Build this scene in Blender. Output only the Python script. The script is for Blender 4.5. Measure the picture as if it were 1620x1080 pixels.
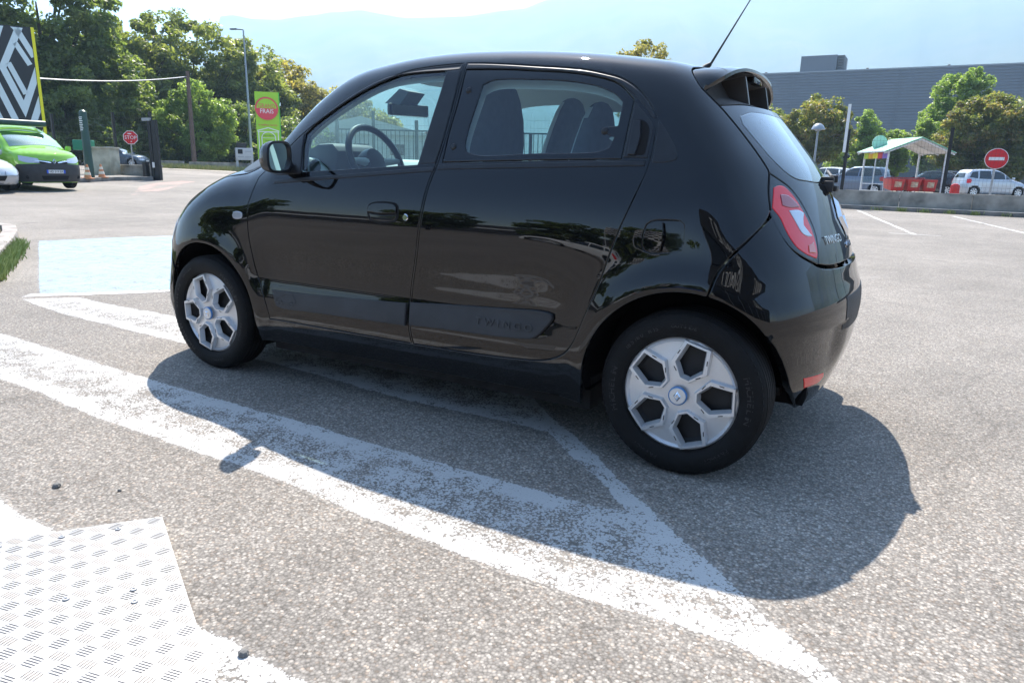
import bpy, bmesh, math, random
import numpy as np
from mathutils import Vector, Matrix
from mathutils.geometry import delaunay_2d_cdt
R_=math.radians
for o in list(bpy.data.objects): bpy.data.objects.remove(o)
sc=bpy.context.scene; C=sc.collection
# ---------------- camera, sky, sun, exposure ----------------
cam=bpy.data.cameras.new('camera'); camo=bpy.data.objects.new('camera',cam); C.objects.link(camo); sc.camera=camo
CAMP=np.array([0.6556,-3.1718,1.0662]); yaw,pit,rol=-.5127,.2401,.0233
cy,sy=math.cos(yaw),math.sin(yaw); cp,sp=math.cos(pit),math.sin(pit)
_f=np.array([sy*cp,cy*cp,-sp]); _r=np.array([cy,-sy,0.]); _u=np.cross(_r,_f)
_r2=_r*math.cos(rol)+_u*math.sin(rol); _u2=-_r*math.sin(rol)+_u*math.cos(rol)
M=Matrix.Identity(4)
for i in range(3): M[i][0]=_r2[i]; M[i][1]=_u2[i]; M[i][2]=-_f[i]; M[i][3]=CAMP[i]
camo.matrix_world=M
cam.sensor_width=36; cam.lens=36*1120/1620; cam.clip_start=.05; cam.clip_end=30000
SUN=Vector((-.42,.61,1.0)).normalized(); ELEV=math.asin(SUN.z)
w=bpy.data.worlds.new('World'); sc.world=w; w.use_nodes=True; nt=w.node_tree
sky=nt.nodes.new('ShaderNodeTexSky'); sky.sky_type='NISHITA'; sky.sun_disc=False
sky.sun_elevation=ELEV; sky.sun_rotation=math.atan2(SUN.x,SUN.y); sky.altitude=300; sky.air_density=1.0; sky.dust_density=.8; sky.ozone_density=2.5
bg=nt.nodes['Background']; bg.inputs[1].default_value=.115; nt.links.new(sky.outputs[0],bg.inputs[0])
sl=bpy.data.lights.new('sun','SUN'); sl.energy=5.0; sl.angle=R_(.53); sl.color=(1,.925,.83)
so=bpy.data.objects.new('sun',sl); C.objects.link(so); so.rotation_euler=(-SUN).to_track_quat('-Z','Y').to_euler()
sc.view_settings.view_transform='Standard'; sc.view_settings.look='None'; sc.view_settings.exposure=1.30; sc.view_settings.gamma=1
sc.render.engine='CYCLES'
try: sc.cycles.volume_bounces=1; sc.cycles.transparent_max_bounces=24; sc.cycles.max_bounces=8
except Exception: pass
# ---------------- helpers ----------------
def tag(o,label=None,cat=None,group=None,kind=None):
    for k,v in(('label',label),('category',cat),('group',group),('kind',kind)):
        if v: o[k]=v
    return o
def empty(name,loc=(0,0,0),rz=0,label=None,cat=None,group=None):
    o=bpy.data.objects.new(name,None); C.objects.link(o); o.location=loc; o.rotation_euler=(0,0,rz); o.empty_display_size=.2
    return tag(o,label,cat,group)
def link(name,me,m=None,parent=None):
    o=bpy.data.objects.new(name,me); C.objects.link(o)
    if m is not None and len(me.materials)==0: me.materials.append(m)
    if parent is not None: o.parent=parent
    return o
def mesh(name,V,Fc,m=None,parent=None,smooth=False,sharp=None):
    me=bpy.data.meshes.new(name); me.from_pydata([tuple(map(float,v)) for v in V],[],[tuple(map(int,f)) for f in Fc]); me.update()
    if smooth:
        for p in me.polygons: p.use_smooth=True
        if sharp:
            bm=bmesh.new(); bm.from_mesh(me)
            for e in bm.edges:
                if len(e.link_faces)==2 and e.calc_face_angle(0)>sharp: e.smooth=False
            bm.to_mesh(me); bm.free()
    return link(name,me,m,parent)
def setn(me,N):
    for p in me.polygons: p.use_smooth=True
    me.normals_split_custom_set_from_vertices([tuple(map(float,n)) for n in N])
class MB:
    """collects simple solids into one mesh"""
    def __init__(s): s.v=[]; s.f=[]
    def add(s,V,Fc):
        b=len(s.v); s.v+= [tuple(v) for v in V]; s.f+=[tuple(i+b for i in f) for f in Fc]; return s
    def box(s,c,d,rz=0,tx=0,ty=0,taper=1.0,rx=0):
        V=[]
        for k in(-1,1):
            t=1 if k<0 else taper
            for a,b in((-1,-1),(1,-1),(1,1),(-1,1)):
                x,y,z=a*d[0]/2*t,b*d[1]/2*t,k*d[2]/2
                if rx: y,z=y*math.cos(rx)-z*math.sin(rx),y*math.sin(rx)+z*math.cos(rx)
                x+= tx*(k+1)/2; y+=ty*(k+1)/2
                V.append((c[0]+x*math.cos(rz)-y*math.sin(rz),c[1]+x*math.sin(rz)+y*math.cos(rz),c[2]+z))
        return s.add(V,[(3,2,1,0),(4,5,6,7),(0,1,5,4),(1,2,6,5),(2,3,7,6),(3,0,4,7)])
    def tube(s,P,r,n=8,cap=True):
        P=[Vector(p) for p in P]; rr=r if isinstance(r,(list,tuple)) else [r]*len(P); V=[];Fs=[]
        up=None
        for i,p in enumerate(P):
            d=(P[min(i+1,len(P)-1)]-P[max(i-1,0)]).normalized()
            if up is None: up=d.orthogonal().normalized()
            a=(up-d*up.dot(d)).normalized(); b=d.cross(a); up=a
            for k in range(n):
                t=2*math.pi*k/n; V.append(p+(a*math.cos(t)+b*math.sin(t))*rr[i])
        for i in range(len(P)-1):
            for k in range(n):
                Fs.append((i*n+k,i*n+(k+1)%n,(i+1)*n+(k+1)%n,(i+1)*n+k))
        if cap: Fs+= [tuple(range(n))[::-1],tuple((len(P)-1)*n+k for k in range(n))]
        return s.add(V,Fs)
    def lathe(s,prof,c=(0,0,0),axis='z',n=32,close=False):
        V=[];Fs=[]
        for r,h in prof:
            for k in range(n):
                t=2*math.pi*k/n; a,b=r*math.cos(t),r*math.sin(t)
                V.append((c[0]+a,c[1]+b,c[2]+h) if axis=='z' else (c[0]+a,c[1]+h,c[2]+b))
        m=len(prof)
        for i in range(m-1 if not close else m):
            j=(i+1)%m
            for k in range(n): Fs.append((i*n+k,i*n+(k+1)%n,j*n+(k+1)%n,j*n+k) if axis=='z' else (i*n+k,j*n+k,j*n+(k+1)%n,i*n+(k+1)%n))
        return s.add(V,Fs)
    def prism(s,poly,y0,y1,plane='xz'):
        n=len(poly); 
        f=(lambda a,b,y:(a,y,b)) if plane=='xz' else ((lambda a,b,y:(a,b,y)) if plane=='xy' else (lambda a,b,y:(y,a,b)))
        V=[f(a,b,y0) for a,b in poly]+[f(a,b,y1) for a,b in poly]
        return s.add(V,[tuple(range(n)),tuple(range(2*n-1,n-1,-1))]+[(i,i+n,(i+1)%n+n,(i+1)%n) for i in range(n)])
    def build(s,name,m,parent=None,smooth=False,sharp=.6,bevel=0):
        o=mesh(name,s.v,s.f,m,parent)
        bm=bmesh.new(); bm.from_mesh(o.data); bmesh.ops.recalc_face_normals(bm,faces=bm.faces)
        if bevel:
            es=[e for e in bm.edges if len(e.link_faces)==2 and e.calc_face_angle(0)>.5]
            bmesh.ops.bevel(bm,geom=es,offset=bevel,segments=2,affect='EDGES',profile=.6)
        if smooth or bevel:
            for f in bm.faces: f.smooth=True
            for e in bm.edges:
                if len(e.link_faces)==2 and e.calc_face_angle(0)>sharp: e.smooth=False
        bm.to_mesh(o.data); bm.free(); return o
def textmesh(txt,size,m,name,parent=None,mat4=None,extrude=.002,align='CENTER',sx=1):
    cu=bpy.data.curves.new(name,'FONT'); cu.body=txt; cu.size=size; cu.extrude=extrude; cu.align_x=align; cu.align_y='CENTER'; cu.resolution_u=3
    o=bpy.data.objects.new(name+'_tmp',cu); C.objects.link(o)
    me=bpy.data.meshes.new_from_object(o.evaluated_get(bpy.context.evaluated_depsgraph_get())); bpy.data.objects.remove(o); bpy.data.curves.remove(cu)
    me.transform(Matrix.Diagonal((sx,1,1,1)))
    if mat4 is not None: me.transform(mat4)
    me.materials.clear(); me.name=name
    return link(name,me,m,parent)
def frame(o,xa,ya):
    """matrix: text x axis -> xa, text y axis -> ya, at o"""
    xa=Vector(xa).normalized(); ya=Vector(ya).normalized(); za=xa.cross(ya).normalized(); ya=za.cross(xa)
    m=Matrix.Identity(4)
    for i in range(3): m[i][0]=xa[i]; m[i][1]=ya[i]; m[i][2]=za[i]; m[i][3]=o[i]
    return m
def copytree(o,parent=None):
    c=o.copy(); C.objects.link(c)
    if parent is not None: c.parent=parent
    for ch in [x for x in bpy.data.objects if x.parent==o]: copytree(ch,c)
    return c
# ---------------- materials ----------------
def nd(nt,t,**k):
    n=nt.nodes.new(t)
    for a,b in k.items(): setattr(n,a,b)
    return n
def mat(name,col,rough=.5,metal=0,coat=0,spec=.5,var=0,vs=3.,bump=0,bs=40.,trans=0,ior=1.45,dirt=None,ds=1.,emit=None,sub=None):
    m=bpy.data.materials.new(name); m.use_nodes=True; nt=m.node_tree; b=nt.nodes['Principled BSDF']; L=nt.links.new
    c=tuple(col)+(1,) if len(col)==3 else col
    b.inputs['Base Color'].default_value=c; b.inputs['Roughness'].default_value=rough; b.inputs['Metallic'].default_value=metal
    b.inputs['Coat Weight'].default_value=coat; b.inputs['Coat Roughness'].default_value=.02; b.inputs['Specular IOR Level'].default_value=spec
    b.inputs['Transmission Weight'].default_value=trans; b.inputs['IOR'].default_value=ior
    tc=nd(nt,'ShaderNodeTexCoord')
    if var or dirt:
        n=nd(nt,'ShaderNodeTexNoise'); n.inputs['Scale'].default_value=vs; n.inputs['Detail'].default_value=6; L(tc.outputs['Object'],n.inputs['Vector'])
        mx=nd(nt,'ShaderNodeMix',data_type='RGBA'); d=dirt if dirt else tuple(x*(1-var) for x in c[:3])
        mr=nd(nt,'ShaderNodeMapRange'); mr.inputs[1].default_value=.35; mr.inputs[2].default_value=.7; mr.inputs[4].default_value=ds
        L(n.outputs[0],mr.inputs[0]); L(mr.outputs[0],mx.inputs[0]); mx.inputs[6].default_value=c; mx.inputs[7].default_value=tuple(d)+(1,)
        L(mx.outputs[2],b.inputs['Base Color'])
    if bump:
        n2=nd(nt,'ShaderNodeTexNoise'); n2.inputs['Scale'].default_value=bs; n2.inputs['Detail'].default_value=5; L(tc.outputs['Object'],n2.inputs['Vector'])
        bp=nd(nt,'ShaderNodeBump'); bp.inputs['Strength'].default_value=bump; bp.inputs['Distance'].default_value=.01; L(n2.outputs[0],bp.inputs['Height']); L(bp.outputs[0],b.inputs['Normal'])
    if emit: b.inputs['Emission Color'].default_value=tuple(emit)+(1,); b.inputs['Emission Strength'].default_value=1
    return m
def glassmat(name,tint,refl=1.0,rough=.0):
    """thin tinted pane: transparent + fresnel gloss"""
    m=bpy.data.materials.new(name); m.use_nodes=True; nt=m.node_tree; nt.nodes.remove(nt.nodes['Principled BSDF']); out=nt.nodes['Material Output']; L=nt.links.new
    t=nd(nt,'ShaderNodeBsdfTransparent'); t.inputs[0].default_value=tuple(tint)+(1,)
    g=nd(nt,'ShaderNodeBsdfGlossy'); g.inputs['Roughness'].default_value=rough; g.inputs[0].default_value=(.95,.98,1,1)
    ge=nd(nt,'ShaderNodeNewGeometry'); dt=nd(nt,'ShaderNodeVectorMath',operation='DOT_PRODUCT'); L(ge.outputs['Normal'],dt.inputs[0]); L(ge.outputs['Incoming'],dt.inputs[1])
    ab=nd(nt,'ShaderNodeMath',operation='ABSOLUTE'); L(dt.outputs['Value'],ab.inputs[0]); om=nd(nt,'ShaderNodeMath',operation='SUBTRACT'); om.inputs[0].default_value=1; om.use_clamp=True; L(ab.outputs[0],om.inputs[1])
    pw=nd(nt,'ShaderNodeMath',operation='POWER'); pw.inputs[1].default_value=5; L(om.outputs[0],pw.inputs[0]); fr=nd(nt,'ShaderNodeMath',operation='MULTIPLY_ADD'); fr.inputs[1].default_value=.92; fr.inputs[2].default_value=.075; L(pw.outputs[0],fr.inputs[0])
    mp=nd(nt,'ShaderNodeMath',operation='MULTIPLY'); mp.inputs[1].default_value=refl; mp.use_clamp=True
    mx=nd(nt,'ShaderNodeMixShader'); L(fr.outputs[0],mp.inputs[0]); L(mp.outputs[0],mx.inputs[0]); L(t.outputs[0],mx.inputs[1]); L(g.outputs[0],mx.inputs[2]); L(mx.outputs[0],out.inputs[0])
    return m
def paint(name,col,flake=0.0,coat=1.0,rough=.35,dust=.0):
    m=bpy.data.materials.new(name); m.use_nodes=True; nt=m.node_tree; b=nt.nodes['Principled BSDF']; L=nt.links.new
    b.inputs['Base Color'].default_value=tuple(col)+(1,); b.inputs['Roughness'].default_value=rough; b.inputs['Coat Weight'].default_value=coat; b.inputs['Coat Roughness'].default_value=.012; b.inputs['Coat IOR'].default_value=1.54
    b.inputs['Metallic'].default_value=flake; b.inputs['Specular IOR Level'].default_value=0
    tc=nd(nt,'ShaderNodeTexCoord')
    if dust:
        n=nd(nt,'ShaderNodeTexNoise'); n.inputs['Scale'].default_value=2.2; n.inputs['Detail'].default_value=8; n.inputs['Roughness'].default_value=.65; L(tc.outputs['Object'],n.inputs['Vector'])
        mr=nd(nt,'ShaderNodeMapRange'); mr.inputs[1].default_value=.42; mr.inputs[2].default_value=.8; mr.inputs[3].default_value=.012; mr.inputs[4].default_value=.012+dust; L(n.outputs[0],mr.inputs[0]); L(mr.outputs[0],b.inputs['Coat Roughness'])
        mx=nd(nt,'ShaderNodeMix',data_type='RGBA'); mx.inputs[6].default_value=tuple(col)+(1,); mx.inputs[7].default_value=tuple(.004+c*1.02 for c in col)+(1,); L(n.outputs[0],mx.inputs[0]); L(mx.outputs[2],b.inputs['Base Color'])
        # orange peel
        n2=nd(nt,'ShaderNodeTexNoise'); n2.inputs['Scale'].default_value=9; n2.inputs['Detail'].default_value=1; L(tc.outputs['Object'],n2.inputs['Vector'])
        bp=nd(nt,'ShaderNodeBump'); bp.inputs['Strength'].default_value=.06; bp.inputs['Distance'].default_value=.004; L(n2.outputs[0],bp.inputs['Height']); L(bp.outputs[0],b.inputs['Coat Normal'])
    return m
# ---------------- smooth car surfaces (implicit body, panels cut out of it) ----------------
def spl(xs,ys):
    # natural-ish monotone-free cubic (Catmull/finite-diff hermite), linear extrapolation
    xs=np.array(xs,float); ys=np.array(ys,float)
    d=np.diff(ys)/np.diff(xs); h=np.diff(xs)
    m=np.empty_like(ys); m[1:-1]=(d[:-1]*h[1:]+d[1:]*h[:-1])/(h[1:]+h[:-1]); m[0]=d[0]; m[-1]=d[-1]
    def f(x):
        x=np.asarray(x,float); i=np.clip(np.searchsorted(xs,x)-1,0,len(xs)-2)
        hh=xs[i+1]-xs[i]; t=(x-xs[i])/hh
        tc=np.clip(t,0,1); t2=tc*tc; t3=t2*tc
        v=(2*t3-3*t2+1)*ys[i]+(t3-2*t2+tc)*hh*m[i]+(-2*t3+3*t2)*ys[i+1]+(t3-t2)*hh*m[i+1]
        return v+np.where(t<0,t*hh*m[0],0)+np.where(t>1,(t-1)*hh*m[-1],0)
    return f
def sst(a,b,x): t=np.clip((x-a)/(b-a),0,1); return t*t*(3-2*t)
def smax(a,b,k):
    h=np.maximum(k-np.abs(a-b),0)/k
    return np.maximum(a,b)+h*h*h*k/6
def resample(P,step,closed=True,ang=38):
    """Catmull-Rom through the points with sharp turns kept"""
    P=np.array(P,float); n=len(P)
    if not closed:
        segs=[P]
    else:
        cor=[]
        for i in range(n):
            a=P[i]-P[i-1]; b=P[(i+1)%n]-P[i]; c=a@b/(np.linalg.norm(a)*np.linalg.norm(b)+1e-12)
            if c<math.cos(R_(ang)): cor.append(i)
        if not cor: cor=[0]
        segs=[]
        for k,i in enumerate(cor):
            j=cor[(k+1)%len(cor)]; L_=(j-i)%n or n
            segs.append(np.array([P[(i+q)%n] for q in range(L_+1)]))
    out=[]
    for S in segs:
        if len(S)>2:
            E=np.vstack([2*S[0]-S[1],S,2*S[-1]-S[-2]])
            if closed and len(segs)==1: E[0]=S[-2]; E[-1]=S[1]
            Q=[]
            for i in range(1,len(E)-2):
                p0,p1,p2,p3=E[i-1:i+3]; d=[max(np.linalg.norm(b-a),1e-6)**.5 for a,b in((p0,p1),(p1,p2),(p2,p3))]
                m1=(p1-p0)/d[0]-(p2-p0)/(d[0]+d[1])+(p2-p1)/d[1]; m2=(p2-p1)/d[1]-(p3-p1)/(d[1]+d[2])+(p3-p2)/d[2]
                m1*=d[1]; m2*=d[1]; t=np.linspace(0,1,13)[:-1,None]
                Q.append((2*t**3-3*t**2+1)*p1+(t**3-2*t**2+t)*m1+(-2*t**3+3*t**2)*p2+(t**3-t**2)*m2)
            S=np.vstack(Q+[S[-1:]])
        l=np.r_[0,np.cumsum(np.linalg.norm(np.diff(S,axis=0),axis=1))]; k=max(1,int(round(l[-1]/step)))
        s=np.linspace(0,l[-1],k+1); Z=np.c_[[np.interp(s,l,S[:,c]) for c in range(S.shape[1])]].T
        out.append(Z if not closed else Z[:-1])
    return np.vstack(out)
def inside(P,poly):
    x,y=P[:,0][:,None],P[:,1][:,None]; a=poly; b=np.roll(poly,-1,0)
    c=((a[:,1]>y)!=(b[:,1]>y))&(x<(b[:,0]-a[:,0])*(y-a[:,1])/(b[:,1]-a[:,1]+1e-15)+a[:,0])
    return c.sum(1)%2==1
def offs(P,d):
    a=np.roll(P,1,0); b=np.roll(P,-1,0); t=(b-a); t/=np.linalg.norm(t,axis=1,keepdims=True)+1e-12
    A=.5*np.sum(P[:,0]*b[:,1]-b[:,0]*P[:,1]); s=1 if A>0 else -1
    return P+s*d*np.c_[-t[:,1],t[:,0]]      # inward for d>0
class Surf:
    def __init__(s,F,z0=.72,xr=-.35,xf=-2.2): s.F=F; s.z0=z0; s.xr=xr; s.xf=xf
    def grad(s,P,e=3e-4):
        x,y,z=P.T; F=s.F
        g=np.c_[F(x+e,y,z)-F(x-e,y,z),F(x,y+e,z)-F(x,y-e,z),F(x,y,z+e)-F(x,y,z-e)]
        return g/(np.linalg.norm(g,axis=1,keepdims=True)+1e-12)
    def solve(s,O,D,off=0.,tmax=2.0):
        lo=np.zeros(len(O)); st=np.linspace(0,tmax,90); hi=np.full(len(O),tmax); f=np.zeros(len(O),bool)
        for i in range(1,90):
            v=s.F(*(O+D*st[i]).T); n=(v>off)&~f; hi[n]=st[i]; lo[n]=st[i-1]; f|=n
        for i in range(30):
            m=(lo+hi)/2; v=s.F(*(O+D*m[:,None]).T)>off; hi=np.where(v,m,hi); lo=np.where(v,lo,m)
        return O+D*((lo+hi)/2)[:,None]
    def ray(s,kind,ab):
        a,b=ab[:,0],ab[:,1]; z=np.zeros(len(a))
        if kind=='X': t=b/.75; return np.c_[a,z,z+s.z0],np.c_[z,-np.cos(t),np.sin(t)]
        if kind=='R': t=a/.8; return np.c_[z+s.xr,z,b],np.c_[np.cos(t),-np.sin(t),z]
        if kind=='N': t=a/.8; return np.c_[z+s.xf,z,b],np.c_[-np.cos(t),-np.sin(t),z]
        if kind=='S': return np.c_[a,z,b],np.c_[z,z-1,z]
        if kind=='T': return np.c_[a,b,z+.6],np.c_[z,z,z+1]
    def lift(s,kind,ab,off=0.): O,D=s.ray(kind,ab); return s.solve(O,D,off)
    def par(s,kind,P):
        P=np.atleast_2d(P)
        if kind=='X': return np.c_[P[:,0],np.arctan2(P[:,2]-s.z0,-P[:,1])*.75]
        if kind=='R': return np.c_[np.arctan2(-P[:,1],P[:,0]-s.xr)*.8,P[:,2]]
        if kind=='N': return np.c_[np.arctan2(-P[:,1],s.xf-P[:,0])*.8,P[:,2]]
        if kind=='S': return P[:,[0,2]]
        if kind=='T': return P[:,[0,1]]
    def side(s,q): return s.lift('S',np.array(q,float))
    def top(s,q): return s.lift('T',np.array(q,float))
    def outline(s,P3,kind,step=.014,gap=.0,ang=38,smooth=True):
        ab=s.par(kind,np.array(P3,float)); ab=resample(ab,step,True,ang)
        if gap: ab=offs(ab,gap)
        return ab
    def panel(s,name,P3,kind,m,parent,holes=(),off=0.,step=.024,gap=.0017,skirt=.012,bev=.0012,side=-1,both=False,ang=38,flip=False,dens=.014):
        """P3: outline as 3D points of the near (-y) side; holes: list of outlines"""
        rings=[(s.outline(P3,kind,dens,gap,ang),1)]+[(s.outline(h,kind,dens,-gap,ang),-1) for h in holes]
        V=[];E=[];R0=[];R1=[]
        for r,sg in rings:
            r1=offs(r,sg*.003); b=len(V); n=len(r); V+=list(r); R0.append(np.arange(b,b+n)); E+=[(b+i,b+(i+1)%n) for i in range(n)]
            b=len(V); V+=list(r1); R1.append(np.arange(b,b+n)); E+=[(b+i,b+(i+1)%n) for i in range(n)]
        lo=rings[0][0].min(0); hi=rings[0][0].max(0); nx=int((hi[0]-lo[0])/step)+2; ny=int((hi[1]-lo[1])/(step*.87))+2
        gx,gy=np.meshgrid(np.arange(nx),np.arange(ny)); G=np.c_[lo[0]+(gx.ravel()+.5*(gy.ravel()%2))*step,lo[1]+gy.ravel()*step*.87]
        ok=inside(G,rings[0][0])
        for r,sg in rings[1:]: ok&=~inside(G,r)
        G=G[ok]; A=np.array(V)
        if len(G):
            dm=np.full(len(G),9.)
            for i in range(0,len(A),400): dm=np.minimum(dm,np.linalg.norm(G[:,None]-A[None,i:i+400],axis=2).min(1))
            G=G[dm>step*.5]
        pts=[Vector((float(a),float(b))) for a,b in list(A)+list(G)]
        ov,_,of,_,_,_=delaunay_2d_cdt(pts,E,[],0,1e-7)
        ab=np.array([tuple(v) for v in ov]); T=np.array([f for f in of if len(f)==3])
        c=ab[T].mean(1); k=inside(c,rings[0][0])
        for r,sg in rings[1:]: k&=~inside(c,r)
        T=T[k]; P=s.lift(kind,ab,off); N=s.grad(P)
        # boundary verts by proximity to ring0
        bd=[]
        from mathutils.kdtree import KDTree
        kt=KDTree(len(ab))
        for i,v in enumerate(ab): kt.insert((v[0],v[1],0),i)
        kt.balance()
        Pn=P.copy(); Nn=N.copy(); SV=[];SN=[];SF=[]; nb=len(P)
        t=P[T]; fn=np.cross(t[:,1]-t[:,0],t[:,2]-t[:,0]); fl=(fn*N[T[:,0]]).sum(1)<0; T[fl]=T[fl][:,::-1]
        for (r,sg),i0 in zip(rings,R0):
            idx=[kt.find((p[0],p[1],0))[1] for p in r]; rp=P[idx]; rn=N[idx]; n=len(idx)
            tg=np.roll(rp,-1,0)-np.roll(rp,1,0); lat=np.cross(tg,rn); lat/=np.linalg.norm(lat,axis=1,keepdims=True)+1e-12
            # make lat point away from material
            inn=P[[kt.find((p[0],p[1],0))[1] for p in offs(r,sg*.003)]]-rp
            sgn=-np.sign((lat*inn).sum(1)); sgn[sgn==0]=1; lat*=sgn[:,None]
            Pn[idx]=rp-rn*bev; m_=rn+lat*.9; Nn[idx]=m_/np.linalg.norm(m_,axis=1,keepdims=True)
            if skirt:
                b=nb+len(SV); SV+=list(rp-rn*bev); SN+=list(lat); b2=nb+len(SV); SV+=list(rp-rn*(bev+skirt)); SN+=list(lat)
                for i in range(n):
                    j=(i+1)%n; q=(b+i,b+j,b2+j,b2+i)
                    v=np.cross(SV[q[1]-nb]-SV[q[0]-nb],SV[q[2]-nb]-SV[q[1]-nb])
                    if v@lat[i]<0: q=q[::-1]
                    SF.append(q)
        AV=np.vstack([Pn]+([np.array(SV)] if SV else [])); AN=np.vstack([Nn]+([np.array(SN)] if SN else []))
        AF=[tuple(t) for t in T]+SF
        if flip: AF=[f[::-1] for f in AF]; AN=-AN
        if both:
            n=len(AV); AV=np.vstack([AV,AV*[1,-1,1]]); AN=np.vstack([AN,AN*[1,-1,1]]); AF=AF+[tuple(i+n for i in f[::-1]) for f in AF]
        elif side>0:
            AV=AV*[1,-1,1]; AN=AN*[1,-1,1]; AF=[f[::-1] for f in AF]
        me=bpy.data.meshes.new(name); me.from_pydata(AV.tolist(),[],[tuple(int(i) for i in f) for f in AF]); me.update(); setn(me,AN)
        return link(name,me,m,parent)
    def decal_frame(s,x,z,off=.0,side=-1,xa=None):
        """matrix on the near side surface at (x,z): local x to the right (+x), y up, z outwards"""
        P=s.solve(np.array([[x,0,z]]),np.array([[0,-1.,0]]),off); n=s.grad(P)[0]; P=P[0]
        X=Vector(xa) if xa else Vector((1,0,0)); Z=Vector(n); Y=Z.cross(X).normalized(); X=Y.cross(Z)
        m=Matrix.Identity(4)
        for i in range(3): m[i][0]=X[i];m[i][1]=Y[i];m[i][2]=Z[i];m[i][3]=P[i]
        return m
# ---------------- ground, markings ----------------
def gz(x,y=0):
    x=np.asarray(x,float); s=lambda a,b: np.clip((x-a)/(b-a),0,1)**2*(3-2*np.clip((x-a)/(b-a),0,1))
    return .26*s(-17,-31)+.34*s(-31,-48)+.25*s(-48,-75)
def gzf(x): return float(gz(x))
def asphalt(name,paint=None,wear=.5,bright=1.0,warm=0):
    m=bpy.data.materials.new(name); m.use_nodes=True; nt=m.node_tree; b=nt.nodes['Principled BSDF']; L=nt.links.new
    tc=nd(nt,'ShaderNodeTexCoord'); O=tc.outputs['Object']
    v=nd(nt,'ShaderNodeTexVoronoi'); v.inputs['Scale'].default_value=128; v.inputs['Randomness'].default_value=1; L(O,v.inputs['Vector'])
    v2=nd(nt,'ShaderNodeTexVoronoi'); v2.inputs['Scale'].default_value=260; L(O,v2.inputs['Vector'])
    sep=nd(nt,'ShaderNodeSeparateColor'); L(v.outputs['Color'],sep.inputs[0])
    cr=nd(nt,'ShaderNodeValToRGB'); el=cr.color_ramp.elements; k=bright
    for i,(p,c) in enumerate(((0,(.16,.148,.134)),(.25,(.215,.200,.182)),(.55,(.265,.248,.226)),(.8,(.315,.295,.268)),(1,(.46,.43,.39)))):
        e=el[i] if i<2 else el.new(p); e.position=p; e.color=(c[0]*k*1.03,c[1]*k,c[2]*k*(1-warm)*.965,1)
    L(sep.outputs[0],cr.inputs[0])
    # warm / reddish stones
    cr2=nd(nt,'ShaderNodeValToRGB'); cr2.color_ramp.interpolation='CONSTANT'; e=cr2.color_ramp.elements; e[0].color=(1,1,1,1); e[1].position=.86; e[1].color=(1.07,.98,.91,1); L(sep.outputs[1],cr2.inputs[0])
    mu=nd(nt,'ShaderNodeMix',data_type='RGBA',blend_type='MULTIPLY'); mu.inputs[0].default_value=1; L(cr.outputs[0],mu.inputs[6]); L(cr2.outputs[0],mu.inputs[7])
    # gaps between stones
    dr=nd(nt,'ShaderNodeMapRange'); dr.inputs[1].default_value=.25; dr.inputs[2].default_value=.75; dr.inputs[3].default_value=1; dr.inputs[4].default_value=.58; L(v.outputs['Distance'],dr.inputs[0])
    mg=nd(nt,'ShaderNodeMix',data_type='RGBA',blend_type='MULTIPLY'); mg.inputs[0].default_value=1; L(mu.outputs[2],mg.inputs[6]); L(dr.outputs[0],mg.inputs[7])
    # big soft patches, tyre-darkened areas
    n=nd(nt,'ShaderNodeTexNoise'); n.inputs['Scale'].default_value=.35; n.inputs['Detail'].default_value=7; n.inputs['Roughness'].default_value=.6; L(O,n.inputs['Vector'])
    mr=nd(nt,'ShaderNodeMapRange'); mr.inputs[1].default_value=.3; mr.inputs[2].default_value=.7; mr.inputs[3].default_value=.74; mr.inputs[4].default_value=1.18; L(n.outputs[0],mr.inputs[0])
    mp=nd(nt,'ShaderNodeMix',data_type='RGBA',blend_type='MULTIPLY'); mp.inputs[0].default_value=1; L(mg.outputs[2],mp.inputs[6]); L(mr.outputs[0],mp.inputs[7])
    # smaller patches and a few oil spots
    n6=nd(nt,'ShaderNodeTexNoise'); n6.inputs['Scale'].default_value=2.6; n6.inputs['Detail'].default_value=8; n6.inputs['Roughness'].default_value=.65; L(O,n6.inputs['Vector'])
    r6=nd(nt,'ShaderNodeMapRange'); r6.inputs[1].default_value=.35; r6.inputs[2].default_value=.65; r6.inputs[3].default_value=.90; r6.inputs[4].default_value=1.08; L(n6.outputs[0],r6.inputs[0])
    v6=nd(nt,'ShaderNodeTexVoronoi'); v6.inputs['Scale'].default_value=.75; L(O,v6.inputs['Vector']); n7=nd(nt,'ShaderNodeMath',operation='MULTIPLY_ADD'); n7.inputs[1].default_value=.35; L(n6.outputs[0],n7.inputs[0]); L(v6.outputs['Distance'],n7.inputs[2])
    r7=nd(nt,'ShaderNodeMapRange'); r7.inputs[1].default_value=.20; r7.inputs[2].default_value=.27; r7.inputs[3].default_value=.66; r7.inputs[4].default_value=1; L(n7.outputs[0],r7.inputs[0])
    m6=nd(nt,'ShaderNodeMath',operation='MULTIPLY'); L(r6.outputs[0],m6.inputs[0]); L(r7.outputs[0],m6.inputs[1])
    mq=nd(nt,'ShaderNodeMix',data_type='RGBA',blend_type='MULTIPLY'); mq.inputs[0].default_value=1; L(mp.outputs[2],mq.inputs[6]); L(m6.outputs[0],mq.inputs[7]); mp=mq
    # cracks
    wv=nd(nt,'ShaderNodeTexNoise'); wv.inputs['Scale'].default_value=.8; wv.inputs['Detail'].default_value=4; L(O,wv.inputs['Vector'])
    ad=nd(nt,'ShaderNodeVectorMath',operation='ADD'); L(O,ad.inputs[0]); L(wv.outputs['Color'],ad.inputs[1])
    vc=nd(nt,'ShaderNodeTexVoronoi',feature='DISTANCE_TO_EDGE'); vc.inputs['Scale'].default_value=.16; L(ad.outputs[0],vc.inputs['Vector'])
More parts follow.
